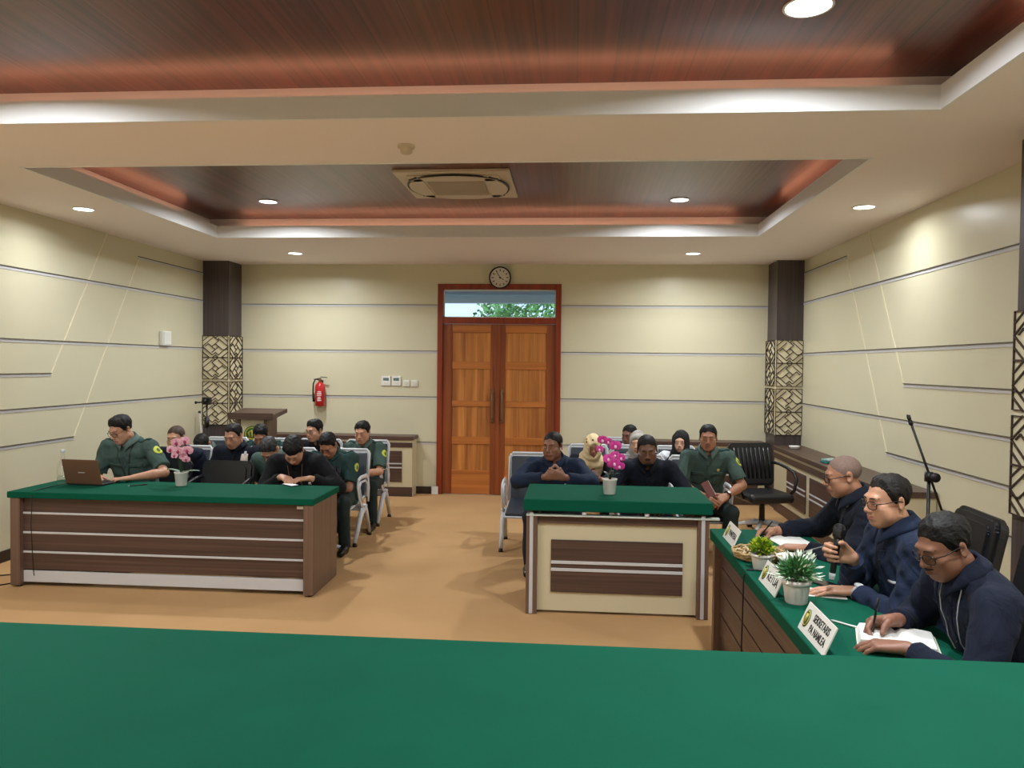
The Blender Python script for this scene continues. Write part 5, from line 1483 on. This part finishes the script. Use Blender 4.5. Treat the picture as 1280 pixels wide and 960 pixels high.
def bush_pot(label, x, y, rp, hp, kind, seed):
    o = thing('potted_plant', label, 'potted plant', (x, y, Z3), group='small potted plants on the side desk')
    MB().lathe([(0, 0), (rp * .72, 0), (rp * .78, .006), (rp * .95, hp * .78), (rp * .96, hp * .8), (rp * 1.02, hp * .8), (rp * 1.04, hp), (rp * .93, hp), (rp * .9, hp * .82), (0, hp * .8)], n=32).build('pot', M_['pot'], o)
    MB().lathe([(rp * .9, hp * .85), (0, hp * .9)], n=20).build('soil', M_['dirt'], o)
    r_ = random.Random(seed)
    groups = {'yellow': [((176, 190, 40), 'young_leaves', 150), ((96, 140, 36), 'leaves', 150)], 'mint': [((70, 128, 72), 'leaves', 480), ((216, 228, 210), 'pale_foliage', 70)]}[kind]
    R0 = rp * 1.35 if kind == 'yellow' else rp * 1.62
    for (cc, nm_, cnt) in groups:
        f = MB()
        for k in range(cnt):
            th = r_.uniform(0, 2 * PI); ph = math.acos(r_.uniform(-.25, 1))
            d = Vector((math.sin(ph) * math.cos(th), math.sin(ph) * math.sin(th), math.cos(ph)))
            base = Vector((0, 0, hp * 1.25)) + d * R0 * r_.uniform(.25, .6)
            if nm_ == 'pale_foliage': base = Vector((0, 0, hp * 1.25)) + d * R0 * r_.uniform(.75, .95)
            tipd = (d + Vector((r_.uniform(-.5, .5), r_.uniform(-.5, .5), r_.uniform(-.2, .5)))).normalized()
            L = R0 * (r_.uniform(.35, .55) if kind == 'yellow' else r_.uniform(.28, .46)); w_ = L * (.3 if kind == 'yellow' else .15)
            sd_ = tipd.cross(Vector((r_.uniform(-1, 1), r_.uniform(-1, 1), r_.uniform(-1, 1)))).normalized() * w_
            cup = tipd.cross(sd_).normalized() * L * .08
            f.face([base, base + tipd * L * .45 + sd_ + cup, base + tipd * L], True); f.face([base, base + tipd * L, base + tipd * L * .45 - sd_ + cup], True)
        f.build(nm_, mat(nm_ + '_' + kind, cc, .5, var=.15, scale=30), o, fix=False)
    st = MB()
    for k in range(7):
        th = k * 2 * PI / 7
        st.tube([(0, 0, hp * .85), (R0 * .3 * math.cos(th), R0 * .3 * math.sin(th), hp * 1.5), (R0 * .55 * math.cos(th), R0 * .55 * math.sin(th), hp * 1.7)], .0025, 5)
    st.build('stems', mat('plant_stem', (84, 110, 50), .6), o)
    return o
bush_pot('yellow green plant in a white pot beside the wicker tray', .975, 3.95, .054, .082, 'yellow', 3)
bush_pot('mint green plant with pale tips in a white pot between the two nearest name plates', .99, 3.40, .060, .105, 'mint', 8)

wt = thing('wicker_tray', 'round wicker tray behind the yellow green plant', 'tray', (1.01, 4.17, Z3))
wick = mat('dried_wicker', (196, 170, 122), .8, scale=60, col2=(140, 112, 70)); wickd = mat('dark_wicker', (92, 70, 46), .8)
w_ = MB()
for k in range(7):
    r = .02 + k * .0165
    w_.tube([((r + .003 * math.sin(a * 9 + k)) * math.cos(a), (r + .003 * math.sin(a * 9 + k)) * math.sin(a), .008 + k * .001 + .003 * math.sin(a * 9)) for a in [q * PI / 24 for q in range(48)]], .0075, 6, closed=True)
w_.build('woven_base', wick, wt)
w_ = MB()
for j, z in enumerate((.018, .03, .042)):
    r = .122 + j * .006
    w_.tube([((r + .004 * math.sin(a * 12 + j * PI)) * math.cos(a), (r + .004 * math.sin(a * 12 + j * PI)) * math.sin(a), z + .003 * math.cos(a * 12)) for a in [q * PI / 36 for q in range(72)]], .0065, 6, closed=True)
w_.build('woven_rim', wick, wt)
r_ = random.Random(2)
w_ = MB()
for k in range(60):
    a = r_.uniform(0, 2 * PI); rr = r_.uniform(.02, .115); b_ = r_.uniform(0, 2 * PI); L = r_.uniform(.02, .05)
    p = V3((rr * math.cos(a), rr * math.sin(a), r_.uniform(.018, .045)))
    w_.tube([p, p + V3((math.cos(b_) * L * .5, math.sin(b_) * L * .5, .012)), p + V3((math.cos(b_) * L, math.sin(b_) * L, r_.uniform(-.006, .01)))], .0045, 5)
w_.build('dried_straw', mat('dried_straw', (222, 204, 160), .8, scale=40, col2=(168, 136, 88)), wt)
bw_ = thing('white_bowl', 'shallow white bowl rim behind the yellow green plant', 'bowl', (1.15, 4.02, Z3))
MB().lathe([(0, .004), (.04, .004), (.075, .035), (.085, .055), (.08, .056), (.07, .036), (.036, .01), (0, .01)]).build('bowl', M_['white'], bw_)

gm_ = thing('gooseneck_microphone', 'gooseneck microphone with black base beside the yellow green plant', 'microphone', (1.10, 3.88, Z3), math.radians(-60))
gm_.rotation_euler = (0, 0, 0)
MB().box(-.055, .055, -.05, .05, 0, .03, .01).build('base', M_['black'], gm_)
MB().tube([(.02, 0, .03), (.03, -.01, .08), (.06, -.03, .12), (.115, -.08, .155), (.165, -.13, .182)], .0045, 8).build('gooseneck', mat('grey_metal', (120, 120, 122), .35, .8), gm_)
MB().tube([(.165, -.13, .182), (.20, -.16, .199)], .009, 10).build('capsule', M_['black'], gm_)

hm = thing('handheld_microphone', 'black handheld microphone in the hand of the man with the wristwatch', 'microphone')
A_ = p_mic['HANDS']['r']['A']
wm = p_mic['world']
grip = wm(A_(.072, 0, .034)); up_ = V3((.13, -.04, .98)).normalized()
ax_n = V3((.13, .0, .99)).normalized()
hm.location = grip
q_ = ax_n.to_track_quat('Z', 'Y').to_matrix().to_4x4()
MB().lathe([(0, -.115), (.011, -.115), (.0125, -.10), (.0145, .03), (.019, .075), (0, .075)], M=q_, n=20).build('handle', M_['black'], hm)
MB().lathe([(.0115, -.114), (.0135, -.10), (.0138, -.085), (.0128, -.086)], M=q_, n=20).build('end_ring', M_['silver'], hm)
MB().lathe([(.019, .072), (.0255, .080), (.0262, .092), (.0255, .098), (.027, .11), (.024, .125), (.014, .135), (0, .138)], M=q_, n=24).build('grille', mat('dark_mesh_grille', (34, 34, 36), .5, .6, bump=.8, bscale=900), hm)

pp = thing('paper_sheet', 'white sheet of paper under the hands of the shaven headed man', 'paper', (1.30, 4.62, Z3), .15)
MB().box(-.105, .105, -.15, .15, 0, .002).build('sheet', M_['paper'], pp)
pp2 = thing('paper_sheet', 'white sheet of paper under the flat hand with the watch', 'paper', (1.16, 3.56, Z3), -.2)
MB().box(-.09, .09, -.07, .07, 0, .002).build('sheet', M_['paper'], pp2)
ph = thing('mobile_phone', 'dark phone lying beside the mint green plant', 'phone', (1.20, 3.72, Z3), .5)
MB().box(-.038, .038, -.075, .075, 0, .009, .004).build('case', M_['black'], ph)
MB().box(-.034, .034, -.07, .07, .009, .0098).build('screen', mat('phone_glass', (20, 22, 26), .08), ph)

nb = thing('notebook', 'thick white notebook open under the writing hand', 'notebook', (1.235, 2.96, Z3), math.radians(-18))
for sx in (-1, 1):
    m_ = MB(); prof = [(0, .012), (sx * .02, .024), (sx * .07, .026), (sx * .125, .022), (sx * .135, .004), (sx * .135, 0), (0, 0)]
    if sx < 0: prof = prof[::-1]
    m_.prism(prof, -.10, .10, M=Matrix(((1, 0, 0, 0), (0, 0, 1, 0), (0, 1, 0, 0), (0, 0, 0, 1))))
    m_.build('pages', M_['paper'], nb)
MB().box(-.14, .14, -.104, .104, -.0, .003, .001).build('cover', M_['offwhite'], nb)
def pen(label, a, b_, m, loc=None):
    a, b_ = V3(a), V3(b_); o = thing('pen', label, 'pen', a)
    d = b_ - a
    MB().tube([d * .08, d * .7, d * .98], [.004, .0045, .004], 8).build('barrel', m, o)
    MB().tube([d * 0, d * .08], [.001, .0038], 8).build('tip', M_['silver'], o)
    MB().tube([d * .66, d * 1.0], [.0052, .0048], 8).build('cap', m, o)
    return o
hp_ = p_sec['HANDS']['r']; wS = p_sec['world']
tip = wS(hp_['tips'][0][0])
pen('black pen in the hand writing in the notebook', (tip.x - .012, tip.y - .005, Z3 + .03), (tip.x + .012, tip.y + .01, Z3 + .165), M_['black'])
hp_ = p_bald['HANDS']['r']; tip = p_bald['world'](hp_['tips'][0][0])
pen('black pen in the hand of the shaven headed man', (tip.x - .01, tip.y - .005, Z3 + .003), (tip.x + .06, tip.y - .03, Z3 + .11), M_['black'])
pen('clear capped pen lying between the notebook and the name plate', (1.06, 3.17, Z3 + .005), (1.16, 3.06, Z3 + .005), M_['white'])
cb = MB()
cb.tube([(1.045, 3.88, Z3 + .006), (.98, 3.90, Z3 + .005), (.93, 3.91, Z3 + .006), (.893, 3.915, Z3 + .004), (.878, 3.915, Z3 - .03), (.876, 3.92, .5), (.874, 3.93, .2), (.87, 3.94, .006), (.80, 4.0, .006)], .004, 7)
tag(cb.build('microphone_cable', M_['black']), 'black cable hanging down the front of the side desk', 'cable')

# ------------------------------------------------------------------ things on the left desk
Z1 = .76
lp = thing('laptop', 'bronze brown laptop open on the left desk', 'laptop', (-4.03, 5.985, Z1), math.radians(-4))
MB().box(-.165, .165, 0, .225, .004, .018, .005).build('base', mat('laptop_grey', (60, 58, 58), .4, .4), lp)
MB().box(-.14, .14, .06, .17, .018, .020).build('keyboard', M_['black'], lp)
Ml = Matrix.Translation((0, -.0, .016)) @ Matrix.Rotation(math.radians(14), 4, 'X')
li = MB().box(-.165, .165, -.008, .0, 0, .215, .004, M=Ml).build('lid', mat('bronze_laptop_lid', (108, 76, 58), .38, .45), lp)
MB().box(-.155, .155, .0, .0012, .012, .205, M=Ml).build('screen', emit('laptop_screen', (.55, .7, .9, 1), .8), li)
lg = MB()
for k, wd in enumerate((.006, .005, .006, .004, .006, .005, .006)):
    lg.box(-.03 + k * .0086, -.03 + k * .0086 + wd, -.0088, -.0078, .098, .106, M=Ml)
lg.build('logo', M_['silver'], li)
bt = thing('glass_bottle', 'clear glass bottle standing beside the laptop', 'bottle', (-4.285, 6.08, Z1))
MB().lathe([(0, .002), (.04, .002), (.046, .012), (.047, .12), (.04, .16), (.02, .20), (.015, .225), (.0165, .25), (.0165, .262), (.0125, .262), (.0125, .225), (.017, .2), (.037, .158), (.043, .12), (.042, .014), (0, .010)], n=28).build('body', M_['glass'], bt)
MB().lathe([(0, .262), (.015, .262), (.017, .268), (.017, .285), (0, .288)], n=20).build('stopper', M_['silver'], bt)
MB().lathe([(.041, .012), (.042, .016), (.042, .062), (0, .062)], n=24).build('water', glass('water', (.9, .95, .95, 1)), bt)
pen('black pen lying on the left desk in front of the laptop user', (-3.655, 5.99, Z1 + .005), (-3.55, 6.09, Z1 + .005), M_['black'])
ph6 = thing('mobile_phone', 'phone with a lit screen under the hands of the young man in black', 'phone', (-2.37, 6.24, Z1), .9)
MB().box(-.037, .037, -.076, .076, 0, .009, .004).build('case', M_['black'], ph6)
MB().box(-.033, .033, -.07, .07, .009, .0098).build('screen', emit('lit_phone_screen', (.8, .86, .95, 1), .7), ph6)
c1 = MB(); c1.tube([(-4.2, 6.16, Z1 + .006), (-4.24, 5.9, Z1 + .006), (-4.23, 5.66, Z1 + .006), (-4.22, 5.625, Z1 - .03), (-4.225, 5.62, .5), (-4.215, 5.625, .2), (-4.21, 5.63, .1)], .0035, 6)
tag(c1.build('charging_cable', M_['black']), 'black cable hanging over the front of the left desk', 'cable')
c2 = MB(); c2.tube([(-4.45, 5.75, .006), (-4.55, 5.62, .006), (-4.62, 5.4, .006), (-4.7, 5.3, .006), (-4.95, 5.2, .006)], .005, 6)
tag(c2.build('power_cable', M_['black']), 'black cable lying on the carpet by the left desk end', 'cable')
c3 = MB(); c3.tube([(-4.44, 5.95, .006), (-4.6, 5.98, .006), (-4.75, 5.9, .006), (-4.98, 5.88, .006)], .005, 6)
tag(c3.build('power_cable', M_['black']), 'second cable running from the left desk to the left wall', 'cable')

# ------------------------------------------------------------------ orchids
def orchid(label, x, y, z, petal, throat, spray, seed, tall, leaves_flat):
    o = thing('potted_orchid', label, 'potted flower', (x, y, z), group='potted orchids')
    MB().lathe([(0, 0), (.040, 0), (.043, .004), (.053, .105), (.056, .108), (.056, .116), (.050, .116), (.047, .1), (0, .098)], n=32).build('pot', M_['pot'], o)
    MB().lathe([(.048, .102), (0, .108)], n=20).build('soil', M_['dirt'], o)
    r_ = random.Random(seed)
    lf = mat('orchid_leaf', (34, 58, 44), .4, var=.15, scale=20)
    for (a, L, lift, wd, pale) in leaves_flat:
        m_ = MB(); d = V3((math.cos(a), math.sin(a), 0)); s_ = V3((-d.y, d.x, 0)); rows = []
        for k in range(9):
            u = k / 8; c_ = d * (L * u) + V3((0, 0, .108 + lift * math.sin(u * 2.0))); w2 = wd * math.sin(PI * min(1, .12 + u * .88)) ** .7 * (1 if u < .98 else .1)
            rows.append([m_.bm.verts.new(c_ + s_ * w2 * q + V3((0, 0, .006 * abs(q)))) for q in (-1, 0, 1)])
        for A2, B2 in zip(rows, rows[1:]):
            for q in (0, 1):
                f = m_.bm.faces.new((A2[q], A2[q + 1], B2[q + 1], B2[q])); f.smooth = True
        lo = m_.build('leaf', mat('pale_orchid_leaf', (150, 170, 150), .35) if pale else lf, o)
        md = lo.modifiers.new('thickness', 'SOLIDIFY'); md.thickness = .003
    stem = MB(); stem.tube([(0, 0, .1)] + [V3(p) for p in tall], .004, 7)
    stem.build('stem', mat('orchid_stem', (70, 104, 62), .5), o)
    pm, tm = petal, throat
    for (px, py, pz, sc, yw_) in spray:
        f = MB(); M = Matrix.Translation((px, py, pz)) @ Matrix.Rotation(yw_, 4, 'Z') @ Matrix.Rotation(r_.uniform(-.25, .25), 4, 'X') @ Matrix.Scale(sc, 4)
        # five petals facing -Y
        for k, (ang, L, W) in enumerate(((90, .034, .015), (210, .034, .015), (330, .034, .015), (20, .040, .026), (160, .040, .026))):
            a = math.radians(ang); d = V3((math.cos(a), 0, math.sin(a))); s_ = V3((-d.z, 0, d.x)); rows = []
            for q in range(7):
                u = q / 6; w2 = W * math.sin(PI * (.08 + .88 * u)) ** .6 * (1 if q < 6 else .35)
                c_ = d * (L * u) + V3((0, -.004 - .010 * math.sin(u * PI * .8) + (.004 if k < 3 else 0), 0))
                rows.append([f.bm.verts.new(M @ (c_ + s_ * w2 * t_ + V3((0, .004 * t_ * t_, 0)))) for t_ in (-1, -.4, .4, 1)])
            for A2, B2 in zip(rows, rows[1:]):
                for q in range(3):
                    g_ = f.bm.faces.new((A2[q], A2[q + 1], B2[q + 1], B2[q])); g_.smooth = True
        fo = f.build('flower', pm, o)
        t_ = MB(); t_.ellipsoid((0, -.012, -.004), (.009, .011, .012), M=M, seg=10, ring=6); t_.build('throat', tm, fo)
    return o
pinkp = mat('pale_pink_petal', (240, 204, 216), .5, scale=55, col2=(214, 132, 164)); pinkt = mat('deep_pink_throat', (170, 50, 100), .5)
magp = mat('magenta_petal', (222, 72, 168), .5, scale=55, col2=(196, 44, 142)); magt = mat('pale_magenta_throat', (250, 210, 235), .5)
def at_(px, pz, dy=0): return (px, dy, pz)
orchid('white pot of pale pink orchids on the left desk', -3.255, 6.10, Z1, pinkp, pinkt,
    [(-.075, -.02, .30, 1.15, -.3), (-.02, -.03, .36, 1.25, -.1), (.05, -.03, .375, 1.2, .2), (.0, -.045, .295, 1.2, 0), (.075, -.04, .30, 1.25, .3), (.03, -.02, .245, .95, .1), (-.03, -.045, .255, .9, -.2), (.06, -.03, .225, .9, .2)], 3,
    [(-.01, 0, .2), (-.03, 0, .3), (0, .0, .36), (.06, -.01, .35), (.08, -.02, .28)],
    [(2.9, .15, .02, .018, True), (-.1, .17, .02, .02, True), (1.2, .06, .13, .022, False), (1.9, .05, .15, .022, False), (-1.6, .03, .12, .02, False), (.4, .05, .12, .02, False)])
orchid('white pot of magenta orchids on the middle desk', .287, 5.72, .84, magp, magt,
    [(-.055, -.01, .405, 1.1, -.3), (-.015, -.02, .395, .85, -.1), (.035, -.03, .365, 1.2, .1), (-.075, -.01, .335, .85, -.5), (-.01, -.03, .265, 1.15, -.2), (.03, -.04, .235, 1.2, .1), (.075, -.03, .275, 1.0, .4), (.065, -.04, .215, 1.1, .2), (.035, -.03, .295, .95, 0), (.01, -.03, .225, .9, 0)], 6,
    [(.01, 0, .2), (.05, 0, .3), (.04, 0, .39), (-.01, 0, .42), (-.06, -.01, .40), (-.08, -.01, .34)],
    [(1.2, .07, .06, .016, False), (2.4, .08, .05, .015, False), (.3, .08, .04, .014, False), (-1.2, .05, .05, .012, False)])

# ------------------------------------------------------------------ things held
bk_ = thing('brown_book', 'thin red brown book held by the uniformed man right of the middle desk', 'book', (1.205, 6.79, .72), 0)
Mb = Matrix.Rotation(math.radians(-28), 4, 'Y') @ Matrix.Rotation(math.radians(-20), 4, 'X')
MB().box(-.035, .035, -.007, .007, -.075, .075, .003, M=Mb).build('cover', mat('red_brown_cover', (112, 50, 38), .5), bk_)
MB().box(-.032, .037, -.005, .005, -.072, .072, .001, M=Mb).build('pages', M_['paper'], bk_)
pb = thing('mobile_phone', 'brown cased phone in the hands of the woman in the beige headscarf', 'phone', (.19, 7.56, .715), 0)
Mp = Matrix.Rotation(math.radians(-40), 4, 'X') @ Matrix.Rotation(math.radians(70), 4, 'Y')
MB().box(-.04, .04, -.006, .006, -.08, .08, .004, M=Mp).build('case', mat('brown_phone_case', (92, 54, 44), .5), pb)
MB().box(-.036, .036, .006, .0068, -.075, .075, .0003, M=Mp).build('screen', M_['black'], pb)
